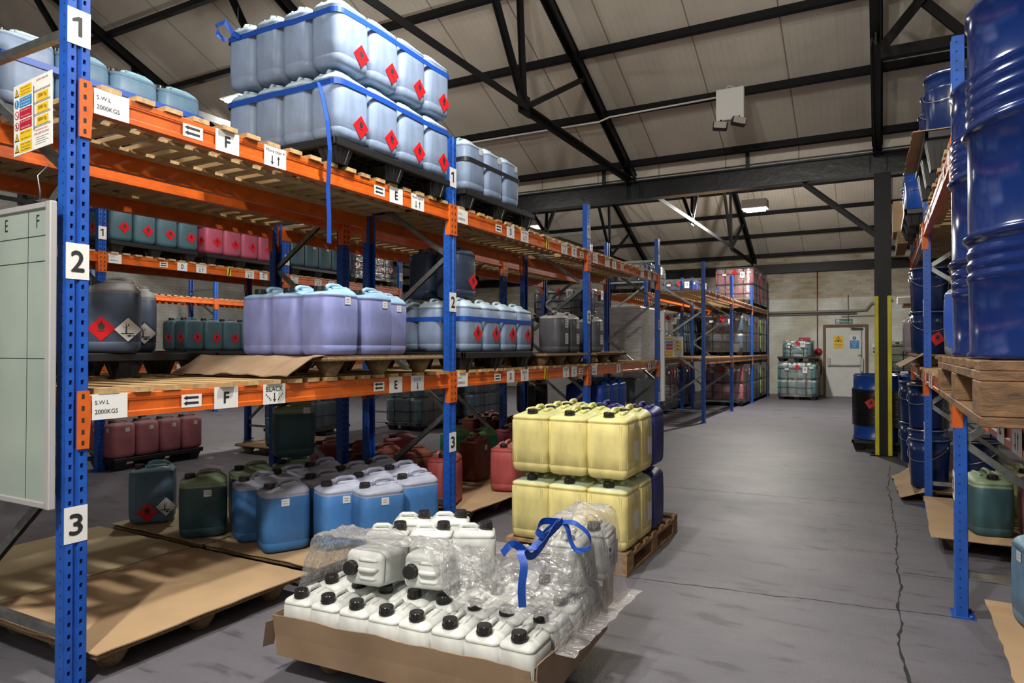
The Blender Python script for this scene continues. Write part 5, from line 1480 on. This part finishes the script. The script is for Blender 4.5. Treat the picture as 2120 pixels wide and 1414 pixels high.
press_pallet('pressed wood floor pallet under the lone dark teal can', -7.3, 7.0, 0, 0.9, 1.2)
# second flammable tags on rack C rows
for (yy, z, n_) in ((4.80, ZL2, 4), (6.15, ZL2, 4)):
    pass
# distant white cans
for k in range(6):
    FAR.append(('clear', -13.35, 8.0+0.31*k, ZL1+0.026, 'distant white jerrycan on the rack by the pale wall, %s along' % ORD[k], 'distant white cans', (0, k, 0, False, 1)))
# dark banner with cyan ring
mb = MB(); mb.bbox(-0.9, 0.9, 0, 0.05, 0.35, 2.35, 0.01, 0)
ring = MB(); ring.tube([(-0.25+0.62*cos(a*pi/16), -0.008, 1.45+0.62*sin(a*pi/16)) for a in range(32)], 0.028, 6, closed=True)
t = thing('display_board', 'dark display board with a cyan ring beyond the second aisle', 'board', (-12.3, 7.2, 0), R(48))
part('panel', mb, M['fabric'], t); part('ring_print', ring, M['cyan'], t)
b = MB(); b.box(-0.75, -0.70, -0.25, 0.3, 0, 0.36); b.box(0.70, 0.75, -0.25, 0.3, 0, 0.36); part('foot', b, M['blackpl'], t)

# ================================================================ RIGHT RACK
def drum_prof(rad=0.29, H=0.88):
    P = [(rad-0.004, 0.0), (rad+0.004, 0.002), (rad+0.005, 0.012), (rad-0.002, 0.018)]
    def rib(z, a, hw):
        return [(rad, z-hw), (rad+a*0.6, z-hw*0.5), (rad+a, z), (rad+a*0.6, z+hw*0.5), (rad, z+hw)]
    for z in (0.205, 0.235, 0.265): P += rib(z, 0.005, 0.014)
    P += rib(0.305, 0.014, 0.016)
    P += rib(0.575, 0.014, 0.016)
    for z in (0.615, 0.645, 0.675, 0.705): P += rib(z, 0.005, 0.014)
    P += [(rad-0.002, H-0.018), (rad+0.005, H-0.012), (rad+0.004, H-0.001), (rad-0.006, H), (rad-0.008, H-0.015)]
    return P
def drum(label, x, y, z, m='drum', group='blue steel drums', rad=0.29, H=0.88):
    t = thing('steel_drum', label, 'drum', (x, y, z), 0, group)
    b = MB(); b.lathe(drum_prof(rad, H), 64); part('barrel', b, M[m], t)
    b = MB(); b.lathe([(0.03, H-0.016), (0.03, H-0.004), (0.024, H)], 14, cx=0.18); b.lathe([(0.02, H-0.016), (0.02, H-0.004)], 12, cx=-0.2); part('bung', b, M['bolt'], t)
    return t
RZ1 = L1+0.0245
wood_pallet('stained wooden pallet under the big dark blue drums', 0.62, 2.40, RZ1, 0.86, 1.22, m='palletdark', group='wooden pallets', nd=7)
drum('huge dark blue ribbed drum, closest to camera on the drum rack', 0.492, 2.11, RZ1+WPH+0.001)
drum('dark blue ribbed drum standing just behind the closest one', 0.505, 2.715, RZ1+WPH+0.001)
def pail(label, x, y, z, group, rad=0.155, H=0.40, m='pail', rz=0.0):
    t = thing('metal_pail', label, 'pail', (x, y, z), rz, group)
    b = MB(); b.lathe([(rad*0.90, 0), (rad*0.93, 0.006), (rad*0.97, H*0.5), (rad, H*0.70), (rad+0.004, H*0.72), (rad, H*0.74), (rad*1.01, H-0.03)], 36); part('body', b, M[m], t)
    b = MB(); b.lathe([(rad*1.02, H-0.034), (rad*1.07, H-0.026), (rad*1.07, H-0.006), (rad*1.02, H), (rad*0.96, H-0.006)], 36); part('lid', b, M[m], t)
    b = MB(); pts = []
    for k in range(13):
        a = pi*k/12; pts.append((-(rad+0.012)*cos(a)*1.0, -(rad*0.55+0.05)*sin(a)*0.9-0.0, H*0.80-0.16*sin(a)))
    pts = [((rad+0.012)*-cos(pi*k/12), -(rad+0.012)*sin(pi*k/12), H*0.82-0.13*sin(pi*k/12)) for k in range(13)]
    b.tube(pts, 0.0028, 6); b.lathe([(rad*1.065, H-0.018), (rad*1.08, H-0.014), (rad*1.065, H-0.010)], 36, cap=False)
    for s_ in (-1, 1): b.lathe([(0.012, 0), (0.012, 0.012)], 8, M=Matrix.Translation((s_*rad, 0, H*0.82)) @ Matrix.Rotation(s_*pi/2, 4, 'Y'))
    part('wire_handle', b, M['wire'], t)
    return t
# lower shelf of the drum rack, second and third bays
PR = press_pallet('pressed wood pallet on the drum rack past the big drums', 0.80, 5.10, RZ1, 0.92, 1.2)
PR = press_pallet('pressed wood pallet on the drum rack by the yellow column', 0.74, 8.85, RZ1, 0.92, 1.2)
press_pallet('pressed wood pallet under the blue pails on the drum rack', 0.74, 7.85, RZ1, 0.92, 0.75)
zp = RZ1+PPH+0.001
k = 0
for (x, y, nm) in [(0.44, 7.98, 'nearest'), (0.44, 8.36, 'second'), (0.80, 7.98, 'inner')]:
    for t_ in (0, 1):
        p_ = pail('dark blue pail on the lower drum-rack shelf, %s stack, %s one' % (nm, ('bottom', 'top')[t_]), x, y, zp+t_*0.432, 'pails on the lower shelf', 0.162, 0.43)
        if nm == 'nearest' and t_ == 0: obj('hazard_label', LM['haz'], p_, (0.05, -0.160, 0.15), (0, 0.2, 0.3))
can('big', 'mauve', 0.36, 9.30, zp, 'pale mauve jerrycan beside the dark blue pails', None)
can('big', 'silver', 0.46, 4.74, zp, 'grey jerrycan tied with blue tape behind the second drum', None, st=[])
b = MB(); b.ribbon(smooth([(0.355, 4.572, zp+0.36), (0.35, 4.57, zp+0.25), (0.352, 4.575, zp+0.15), (0.37, 4.575, zp+0.06)]), 0.06, 0.002, up=(1, 0, 0))
solo('tape_strip', b, M['strap'], 'bright blue tape strip hanging on the grey can behind the drum', 'tape')
card_sheet('ragged cardboard under the pails on the drum rack', [(0.30, 7.32), (1.2, 7.32), (1.2, 8.5), (0.26, 8.5)], zp-0.001+0.001, 'card', wav=0.002) if False else None
card_sheet('torn cardboard flap drooping from the drum rack lower shelf', [(0.16, 7.3), (0.36, 7.3), (0.36, 8.55), (0.14, 8.5)], zp+0.004, 'card', droop=lambda u, v, p: -0.12*(1-u), wav=0.01)
# upper shelf
RZ2 = L2+0.0245
plastic_pallet('deep black plastic pallet on the top of the drum rack', 0.80, 5.62, RZ2, 1.1, 1.2, h=0.235)
zq = RZ2+0.236
for (x, y, rd, hh, nm) in [(0.42, 5.20, 0.155, 0.38, 'nearest'), (0.42, 5.56, 0.155, 0.38, 'middle'), (0.42, 5.94, 0.155, 0.36, 'furthest')]:
    pail('tall dark blue pail on the drum rack top, %s of the row' % nm, x, y, zq+0.008, 'tall pails on the drum rack top', rd, hh, rz=R(-30))
card_sheet('cardboard flap jutting out beside the tall pails on the drum rack top', [(0.19, 5.02), (1.2, 5.02), (1.2, 6.2), (0.17, 6.2)], zq+0.006, 'card', wav=0.0, th=0.005)
plastic_pallet('black plastic pallet beyond the tall pails on the drum rack top', 0.72, 7.80, RZ2, 1.04, 1.15)
zq = RZ2+PLH+0.001
for j, nm in enumerate(('nearest', 'middle', 'furthest')):
    pail('blue lidded pail on the second top pallet of the drum rack, %s' % nm, 0.36, 7.42+0.36*j, zq, 'lidded pails on the drum rack top', 0.15, 0.38, 'drumb', rz=R(-30))
wood_pallet('wooden pallet under the far carton on the drum rack top', 0.62, 9.05, RZ2, 0.9, 1.1)
mb = MB(); mb.bbox(-0.20, 0.20, -0.30, 0.30, 0, 0.34, 0.004); mb.box(-0.201, 0.201, -0.03, 0.03, 0.01, 0.3415, 1)
solo('cardboard_box', mb, [M['card'], M['tape']], 'brown taped carton on the far end of the drum rack top', 'box', (0.33, 8.90, RZ2+WPH+0.001))
# floor under the drum rack
press_pallet('pressed wood floor pallet under the nearer dark blue pails', 0.74, 7.97, 0, 0.95, 1.3)
press_pallet('pressed wood floor pallet under the furthest dark blue pails', 0.74, 9.22, 0, 0.95, 1.1)
zz = PPH+0.012
for (x, y, nm, tt) in [(0.40, 7.50, 'nearest', 1), (0.42, 8.36, 'second', 2), (0.36, 9.10, 'furthest', 2), (0.78, 7.55, 'inner', 1)]:
    for t_ in range(tt):
        pail('dark blue floor pail with wire handle, %s stack, %s one' % (nm, ('bottom', 'top')[t_]), x, y, zz+t_*0.465, 'pails on the floor', 0.165, 0.46, rz=R(-35))
card_sheet('crumpled cardboard scraps spilling beneath the floor pails', [(0.16, 7.30), (1.25, 7.30), (1.25, 8.6), (0.10, 8.6)], PPH+0.006, 'card', droop=lambda u, v, p: -0.09*max(0, 0.16-u)/0.16+0.05*noise.noise(Vector((p.x*24, p.y*14, 0)))*(1 if u < 0.2 else 0), wav=0.0)
press_pallet('pressed wood floor pallet with layered cardboard behind the drum rack upright', 0.84, 6.25, 0, 0.98, 1.3)
card_sheet('layered tan cardboard sheets on the floor pallet under the drum rack', [(0.30, 5.52), (1.36, 5.50), (1.36, 6.98), (0.33, 7.0)], PPH+0.008, 'card', wav=0.006)
press_pallet('pressed wood floor pallet with torn cardboard, nearest camera under the drum rack', 0.93, 3.62, 0, 0.90, 1.2)
card_sheet('torn cardboard on the nearest floor pallet under the drum rack', [(0.45, 3.0), (1.36, 2.98), (1.36, 4.25), (0.47, 4.27)], PPH+0.010, 'card', wav=0.010)
G = [('green', 0.66, 5.82, PPH+0.010, 12, 'teal jerrycan with pale green top on layered cardboard under the drum rack'),
     ('rose', 0.97, 5.80, PPH+0.010, 5, 'dusky rose jerrycan next to the green-topped teal one under the drum rack'),
     ('charcoal', 1.02, 4.02, PPH+0.018, 8, 'grey jerrycan with dark cap behind the nearest blue one'),
     ('steelblue', 0.68, 3.90, PPH+0.018, 10, 'grey-blue jerrycan with white tag nearest camera under the drum rack'),
     ('lime', 0.90, 6.22, PPH+0.010, 12, 'pale green jerrycan at the back under the drum rack')]
for c, x, y, z, rz, lab in G:
    can('big', c, x, y, z, lab, 'cans on the floor under the drum rack', rz=R(rz), st=[('pap', 'n', 0.0, 0.33)] if c == 'steelblue' else [])

# ---- drums behind the yellow column
plastic_pallet('black plastic pallet under the black-wrapped blue drums', 0.22, 11.30, 0, 1.16, 1.16)
for i, (x, y, nm) in enumerate([(-0.06, 11.02, 'front one toward the aisle'), (0.52, 11.02, 'front one behind the column'), (-0.06, 11.60, 'back one toward the aisle'), (0.52, 11.60, 'back one behind the column')]):
    drum('bright blue drum in the black-wrapped group, %s' % nm, x, y, PLH+0.001, 'drumb', 'black-wrapped blue drums', 0.285, 0.90)
def drumwrap():
    b = MB(); per = []
    c0 = [(-0.06, 11.02, pi), (0.52, 11.02, 3*pi/2), (0.52, 11.60, 0), (-0.06, 11.60, pi/2)]
    for (cx, cy, a0) in c0:
        for k in range(9):
            a = a0+(pi/2)*k/8; per.append((cx+0.304*cos(a), cy+0.304*sin(a)))
    n = len(per); vs = []; rows = [0.34, 0.50, 0.70, 0.84]
    for z in rows:
        for (x, y) in per: vs.append((x, y, z+0.006*noise.noise(Vector((x*8, y*8, z)))))
    fs = []
    for j in range(len(rows)-1):
        for i in range(n):
            a = j*n+i; c = j*n+(i+1) % n; fs.append((a, c, c+n, a+n))
    b.add(vs, fs, 0, True)
    return b
t = thing('drum_wrap', 'black film belt and cord round the bright blue drums', 'pallet wrap', (0, 0, 0))
part('film', drumwrap(), mat('black film', (0.008, 0.008, 0.01), 0.22, bump=0.5, bscale=6, stretch=(1, 1, 8)), t)
b = MB(); b.ribbon([(0.22, 10.70, 0.14), (0.22, 10.71, 1.06), (0.22, 11.3, 1.06), (0.22, 11.91, 1.06), (0.22, 11.91, 0.14)], 0.02, 0.003, up=(1, 0, 0)); part('strapping', b, M['strapk'], t)
obj('hazard_label', LM['hazb'], t, (-0.12, 10.708, 0.66), (0, 0.25, 0))
# lime load behind the drums, on a cabinet
mb = MB(); mb.bbox(-0.6, 0.6, -0.35, 0.35, 0, 2.25, 0.01)
cab = thing('storage_cabinet', 'pale grey cabinet with a shelf on top behind the column', 'cabinet', (1.25, 15.9, 0))
part('body', mb, M['whitebox'], cab); mb = MB(); mb.bbox(-0.85, 0.8, -0.45, 0.35, 2.26, 2.31, 0.004); part('top_board', mb, M['brownwood'], cab)
mb = MB(); mb.lathe([(0.22, 0), (0.22, 0.02), (0.12, 0.03), (0.12, 0.16), (0.22, 0.17), (0.22, 0.19)], 28, M=Matrix.Rotation(pi/2, 4, 'X'))
solo('cable_reel', mb, M['blackpl'], 'black cable reel standing on the grey cabinet', 'reel', (1.05, 15.95, 2.535))
mb = MB(); mb.bbox(-0.25, 0.25, -0.12, 0.12, 0, 0.14, 0.01)
solo('storage_box', mb, M['whitebox'], 'flat white box beside the cable reel on the cabinet', 'box', (0.55, 15.75, 2.312))
load(0.88, 13.2, 0.95, ['lime'], 'lime load behind the wrapped drums', nx=3, ny=3, nt=1, tags=False)
plastic_pallet('black plastic pallet on the lime load base', 0.505, 13.65, 0, 0.75, 0.9)
mb = MB(); mb.bbox(-0.37, 0.37, -0.45, 0.45, 0, 0.80, 0.02)
solo('wrapped_load', mb, M['fabric'], 'dark wrapped base load beneath the lime green cans', 'wrapped load', (0.505, 13.65, PLH+0.001))

# ================================================================ WHITEBOARD, SIGNS, LAMPS
def wboard():
    t = thing('whiteboard', 'large grubby whiteboard ruled in squares with letters E and F', 'whiteboard', (-3.70, 1.545, 0), 0)
    W0, W1, Z0, Z1 = -0.72, 0.735, 0.79, 2.00
    b = MB(); b.box(W0, W1, -0.004, 0.010, Z0, Z1); part('panel', b, M['board'], t)
    b = MB()
    b.bbox(W1-0.01, W1+0.028, -0.014, 0.014, Z0-0.02, Z1+0.02, 0.004); b.bbox(W0-0.02, W0+0.01, -0.014, 0.014, Z0-0.02, Z1+0.02, 0.004)
    b.bbox(W0, W1, -0.014, 0.014, Z1-0.008, Z1+0.018, 0.004); b.bbox(W0, W1, -0.014, 0.014, Z0-0.018, Z0+0.008, 0.004)
    part('frame', b, M['grey'], t)
    b = MB()
    for x in (0.575, 0.23, -0.10, -0.43): b.bar((x, -0.0045, Z0+0.01), (x+0.008, -0.0045, Z1-0.01), 0.003, 0.0008, up=(0, 1, 0))
    for z in (1.883, 1.778, 1.38): b.box(W0+0.01, W1-0.01, -0.0050, -0.0042, z-0.0016, z+0.0016)
    part('grid_line', b, M['ink'], t)
    b = MB(); put_text(b, 'F', 0.655, 1.945, 0.022, 0.052, 0, y=-0.0052); put_text(b, 'E', 0.41, 1.945, 0.022, 0.052, 0, y=-0.0052); put_text(b, 'D', 0.06, 1.945, 0.024, 0.052, 0, y=-0.0052)
    part('hand_lettering', b, M['ink'], t)
    b = MB(); b.tube([(0.66, 0.0, 2.03), (0.70, -0.02, 2.06), (0.66, -0.01, 2.13), (0.69, 0.02, 2.18)], 0.003, 6); part('hanger', b, M['galv'], t)
    return t
wboard()
def load_sign(label, x, y, z, rz, wd=0.40, tilt=0.0, s_=1.0):
    b = MB(); h = 0.40
    b.box(-wd/2, wd/2, 0, 0.003, -h/2, h/2, 0)
    x0 = -wd/2
    rows = [('hy', 'ti', ('Check regularly for', 'damage and report', 'any faults at once')), ('hb', 'ci', ('REPORT ALL DAMAGE TO', 'PERSON RESPONSIBLE', 'FOR SITE MANAGEMENT')), ('hr', 'no', ('Do not alter or', 'remove any parts')),
            ('hr', 'no', ('DO NOT CLIMB ON', 'SHELVING OR RACKING')), ('hy', 'ti', ('REFER TO SEMA', 'CODE OF PRACTICE')), ('hy', 'ti', ('IF IN DOUBT', 'ALWAYS CONTACT', 'THE SUPPLIER'))]
    mi = {'hy': 2, 'hb': 3, 'hr': 4}
    for k, (c, ic, tx) in enumerate(rows):
        zc = h/2 - 0.045 - k*0.0635
        rect(b, x0+0.065, x0+0.195, zc-0.028, zc+0.028, mi[c])
        for q, tt in enumerate(tx): put_text(b, tt, x0+0.130, zc+0.017-q*(0.034/(len(tx)-1)), 0.10, 0.0085, 0 if c != 'hy' else 1, -0.0012)
        cx = x0+0.036
        if ic == 'ti':
            poly(b, [(cx-0.024, zc-0.022), (cx+0.024, zc-0.022), (cx, zc+0.026)], 1, -0.0010); poly(b, [(cx-0.017, zc-0.017), (cx+0.017, zc-0.017), (cx, zc+0.017)], 2, -0.0014); rect(b, cx-0.002, cx+0.002, zc-0.013, zc+0.006, 1, -0.0018)
        elif ic == 'ci':
            poly(b, [(cx+0.024*cos(a*pi/12), zc+0.024*sin(a*pi/12)) for a in range(24)], 3, -0.0010); rect(b, cx-0.003, cx+0.003, zc-0.008, zc+0.018, 0, -0.0014); rect(b, cx-0.003, cx+0.003, zc-0.018, zc-0.012, 0, -0.0014)
        else:
            poly(b, [(cx+0.024*cos(a*pi/12), zc+0.024*sin(a*pi/12)) for a in range(24)], 4, -0.0010); poly(b, [(cx+0.018*cos(a*pi/12), zc+0.018*sin(a*pi/12)) for a in range(24)], 0, -0.0014)
            poly(b, [(cx-0.016, zc+0.012), (cx-0.012, zc+0.016), (cx+0.016, zc-0.012), (cx+0.012, zc-0.016)][::-1], 4, -0.0018)
            if k == 3: poly(b, [(cx-0.005, zc-0.012), (cx+0.005, zc-0.012), (cx+0.004, zc+0.012), (cx-0.004, zc+0.012)], 1, -0.0020)
    rx = x0+0.305
    put_text(b, 'MAXIMUM', rx-0.035, h/2-0.022, 0.052, 0.011, 4, -0.0012); put_text(b, 'BEAM LOAD', rx+0.030, h/2-0.022, 0.06, 0.011, 1, -0.0012)
    rect(b, x0+0.215, x0+0.221, -0.095, 0.155, 1, -0.001)
    for k, tt in enumerate(('2000 Kg', '2000 Kg', '8000 Kg')):
        zc = 0.085 - k*0.066; rect(b, x0+0.245, x0+0.365, zc-0.024, zc+0.022, 2); put_text(b, tt, rx, zc, 0.085, 0.024, 1, -0.0014)
    for k in range(4):
        zc = 0.122-k*0.066; rect(b, x0+0.221, x0+0.385, zc, zc+0.0025, 1); rect(b, x0+0.221, x0+0.385, zc-0.007, zc-0.0045, 1)
    put_text(b, 'MAXIMUM BAY LOAD', rx-0.01, -0.098, 0.12, 0.010, 4, -0.0012); put_text(b, 'THE USED RACKING', rx-0.01, -0.118, 0.15, 0.012, 4, -0.0012)
    for k in range(4): rect(b, rx-0.07, rx+0.06-(k % 2)*0.03, -0.140-k*0.012, -0.138-k*0.012, 1)
    return solo('load_notice', b, [M['whitebox'], M['ink'], M['hy'], M['hb'], M['hr']], label, 'sign', (x, y, z), (R(tilt), R(-1.5), rz))
s1 = load_sign('white safety load notice with 2000 Kg figures fixed behind the end upright', -3.133, 1.56, 2.405, R(-3), 0.40, 0)
s1.scale = (0.82, 1, 0.76)
s2 = load_sign('white safety load notice fixed on the far frame past the cross aisle', -3.55, 10.14+0.0, 1.55, 0, 0.40, 0)
s2.location = (-3.55, 13.19, 1.46); s2.rotation_euler = (0, 0, 0); s2.scale = (0.98, 1, 0.98)
mb = MB(); mb.box(-0.12, 0.12, 0, 0.0015, -0.13, 0.13, 0)
for r_ in range(7):
    for c_ in range(3): rect(mb, -0.10+c_*0.075, -0.06+c_*0.075, 0.09-r_*0.032, 0.097-r_*0.032, 1)
rect(mb, -0.02, 0.03, -0.02, 0.02, 2, -0.001)
solo('paper_notice', mb, [M['paper'], M['ink'], M['yellow']], 'printed paper sheet with yellow square hanging below the whiteboard', 'paper', (-3.60, 1.50, 0.72), (0, R(3), 0))
# white edge guard on last upright
mb = MB(); mb.bbox(-0.035, 0.035, -0.02, 0.02, 0.62, 2.0, 0.005); mb.box(-0.03, 0.0, -0.05, -0.02, 0.8, 0.84); mb.box(-0.03, 0.0, -0.05, -0.02, 1.7, 1.74)
solo('fluorescent_tube_batten', mb, M['whitebox'], 'tall white batten fixed to the last upright before the cross aisle', 'batten', (-2.93, 10.27, 0.0))

def lamp(x, y, z, label):
    t = thing('high_bay_lamp', label, 'lamp', (x, y, z), 0, 'high bay lamps')
    b = MB(); b.bbox(-0.27, 0.27, -0.17, 0.17, -0.08, 0.12, 0.01)
    for k in range(5): b.box(0.271, 0.273, -0.12, 0.12, -0.05+k*0.03, -0.04+k*0.03, 1)
    part('housing', b, [M['grey'], M['dark']], t)
    b = MB(); b.bbox(-0.21, 0.21, -0.15, 0.15, -0.115, -0.081, 0.01); part('diffuser', b, M['lamp'], t)
    b = MB(); zt = zr(y)
    for s_ in (-0.15, 0.15): b.tube([(s_, 0, 0.12), (s_, 0, zt-z)], 0.004, 6)
    part('suspension_wire', b, M['wire'], t)
names = ['over the camera end of the aisle', 'over the aisle beside the big strapped stack', 'over the far aisle before the brick wall', 'over the second aisle', 'over the far end of the second aisle', 'over the left-hand bay', 'over the drum rack side']
for (lx, ly, lz, lw), nm in zip(LAMPS, names): lamp(lx, ly, lz, 'grey high bay lamp hanging %s' % nm)
# emergency twin spot
t = thing('emergency_light', 'white emergency light box with two square spotlights hung from a purlin', 'lamp', (-1.66, 8.92, 4.52), 0)
b = MB(); b.bbox(-0.17, 0.17, -0.04, 0.04, -0.20, 0.20, 0.004); part('box', b, M['whitebox'], t)
for s_, yw in ((-1, 25), (1, 35)):
    h = MB(); Mx = Matrix.Translation((s_*0.115, -0.06, -0.27 if s_ < 0 else -0.245)) @ Matrix.Rotation(R(-12), 4, 'X') @ Matrix.Rotation(R(8*s_ + 20), 4, 'Z') @ Matrix.Rotation(R(6), 4, 'Y')
    h.bbox(-0.088, 0.088, -0.03, 0.05, -0.052, 0.052, 0.012, 0, Mx); h.bbox(-0.076, 0.076, -0.034, -0.028, -0.042, 0.042, 0.001, 1, Mx); h.box(-0.012, 0.012, 0.0, 0.02, 0.045, 0.085, 0, Mx)
    part('spotlight', h, [M['blackpl'], mat('spot lens', (0.55, 0.50, 0.47), 0.3, 0.0, bump=0.8, bscale=30)], t)
b = MB(); b.tube(smooth([(-0.05, 0.0, 0.2), (-0.03, 0.02, 0.25), (0.02, 0.04, 0.24), (0.04, 0.02, 0.2)]), 0.006, 6); part('cable', b, M['whitebox'], t)
b = MB(); b.tube([(-1.75, 8.97, 4.66), (-3.3, 8.97, 4.64), (-3.45, 8.97, 4.60), (-6.6, 8.97, 4.62)], 0.012, 6)
struct('conduit', b, M['whitebox'])

# ================================================================ THE WRAPPED AND DISTANT CANS
UNSEEN = {15, 16, 17, 43, 44, 45, 50, 51, 52, 57, 58, 59, 64, 65, 66, 85, 99, 100, 101, 113, 114, 119, 120, 124, 125, 126, 127, 128, 129, 130, 131, 132, 133, 134, 137, 138, 141, 143, 144, 147, 149, 150, 155, 156, 202, 207, 208, 213, 214, 219, 220, 224, 225, 226, 227, 230, 234, 235, 236, 237, 238, 239, 240, 246, 247, 252, 253, 254, 255, 256, 257, 265, 266, 284, 285, 286, 287, 288, 289, 290, 293, 294}   # cans the photo shows nothing of, deep inside or behind the loads
CANS_NEAR = sum(1 for o in bpy.data.objects if o.type == 'EMPTY' and o.name.split('.')[0] == 'jerrycan')
FAR_ALL = list(FAR)
FAR = [f for k, f in enumerate(FAR) if k not in UNSEEN]
FAR.sort(key=lambda f: (f[1]**2 + f[2]**2))
room = max(0, 300 - CANS_NEAR)
print('cans near', CANS_NEAR, 'far', len(FAR))
for (c, x, y, z, lab, grp, (i, j, t_, tags, nt_)) in FAR[:room]:
    o = far_can(c, x, y, z, lab, grp)
    if tags in ('haz', 'pap'):
        kd = tags
        if i == 0: obj(PN[kd], LM[kd], o, (0.1285, 0.03, 0.17 if kd == 'haz' else 0.33), (0, 0, pi/2))
        if j == 0: obj(PN[kd], LM[kd], o, (0.03, -0.1485, 0.17 if kd == 'haz' else 0.33))
rest = FAR[room:]
if rest:
    b = MB(); cols = sorted({f[0] for f in rest}); mats = [cmat(c, 0.44) for c in cols] + [M['cap']]
    # one mesh: heights of the liquid need the can's own origin, so plain colours are used here
    pm = [mat('distant can ' + c, CC[c][0], 0.45) for c in cols]; pt = [mat('distant can top ' + c, CC[c][1], 0.45) for c in cols]
    for (c, x, y, z, lab, grp, q) in rest:
        k = cols.index(c)
        for f_, m_, sm_ in zip(FCG.f, FCG.m, FCG.sm): pass
        n0 = len(b.v); b.v.extend([(v[0]+x, v[1]+y, v[2]+z) for v in FCG.v])
        for f_, m_, sm_ in zip(FCG.f, FCG.m, FCG.sm):
            zm = sum(FCG.v[i_][2] for i_ in f_)/len(f_)
            b.f.append(tuple(i_+n0 for i_ in f_)); b.m.append(2*len(cols) if m_ == 1 else (k if zm < 0.36 else len(cols)+k)); b.sm.append(sm_)
    solo('jerrycan', b, pm+pt+[M['cap']], 'smallest distant jerrycans inside the wrapped loads by the far wall', 'jerrycan', kind='stuff')
# too long labels are a mistake: report them
for o in bpy.data.objects:
    if 'label' in o and len(str(o['label']).split()) > 16: print('LONG', o.name, len(o['label'].split()), o['label'])
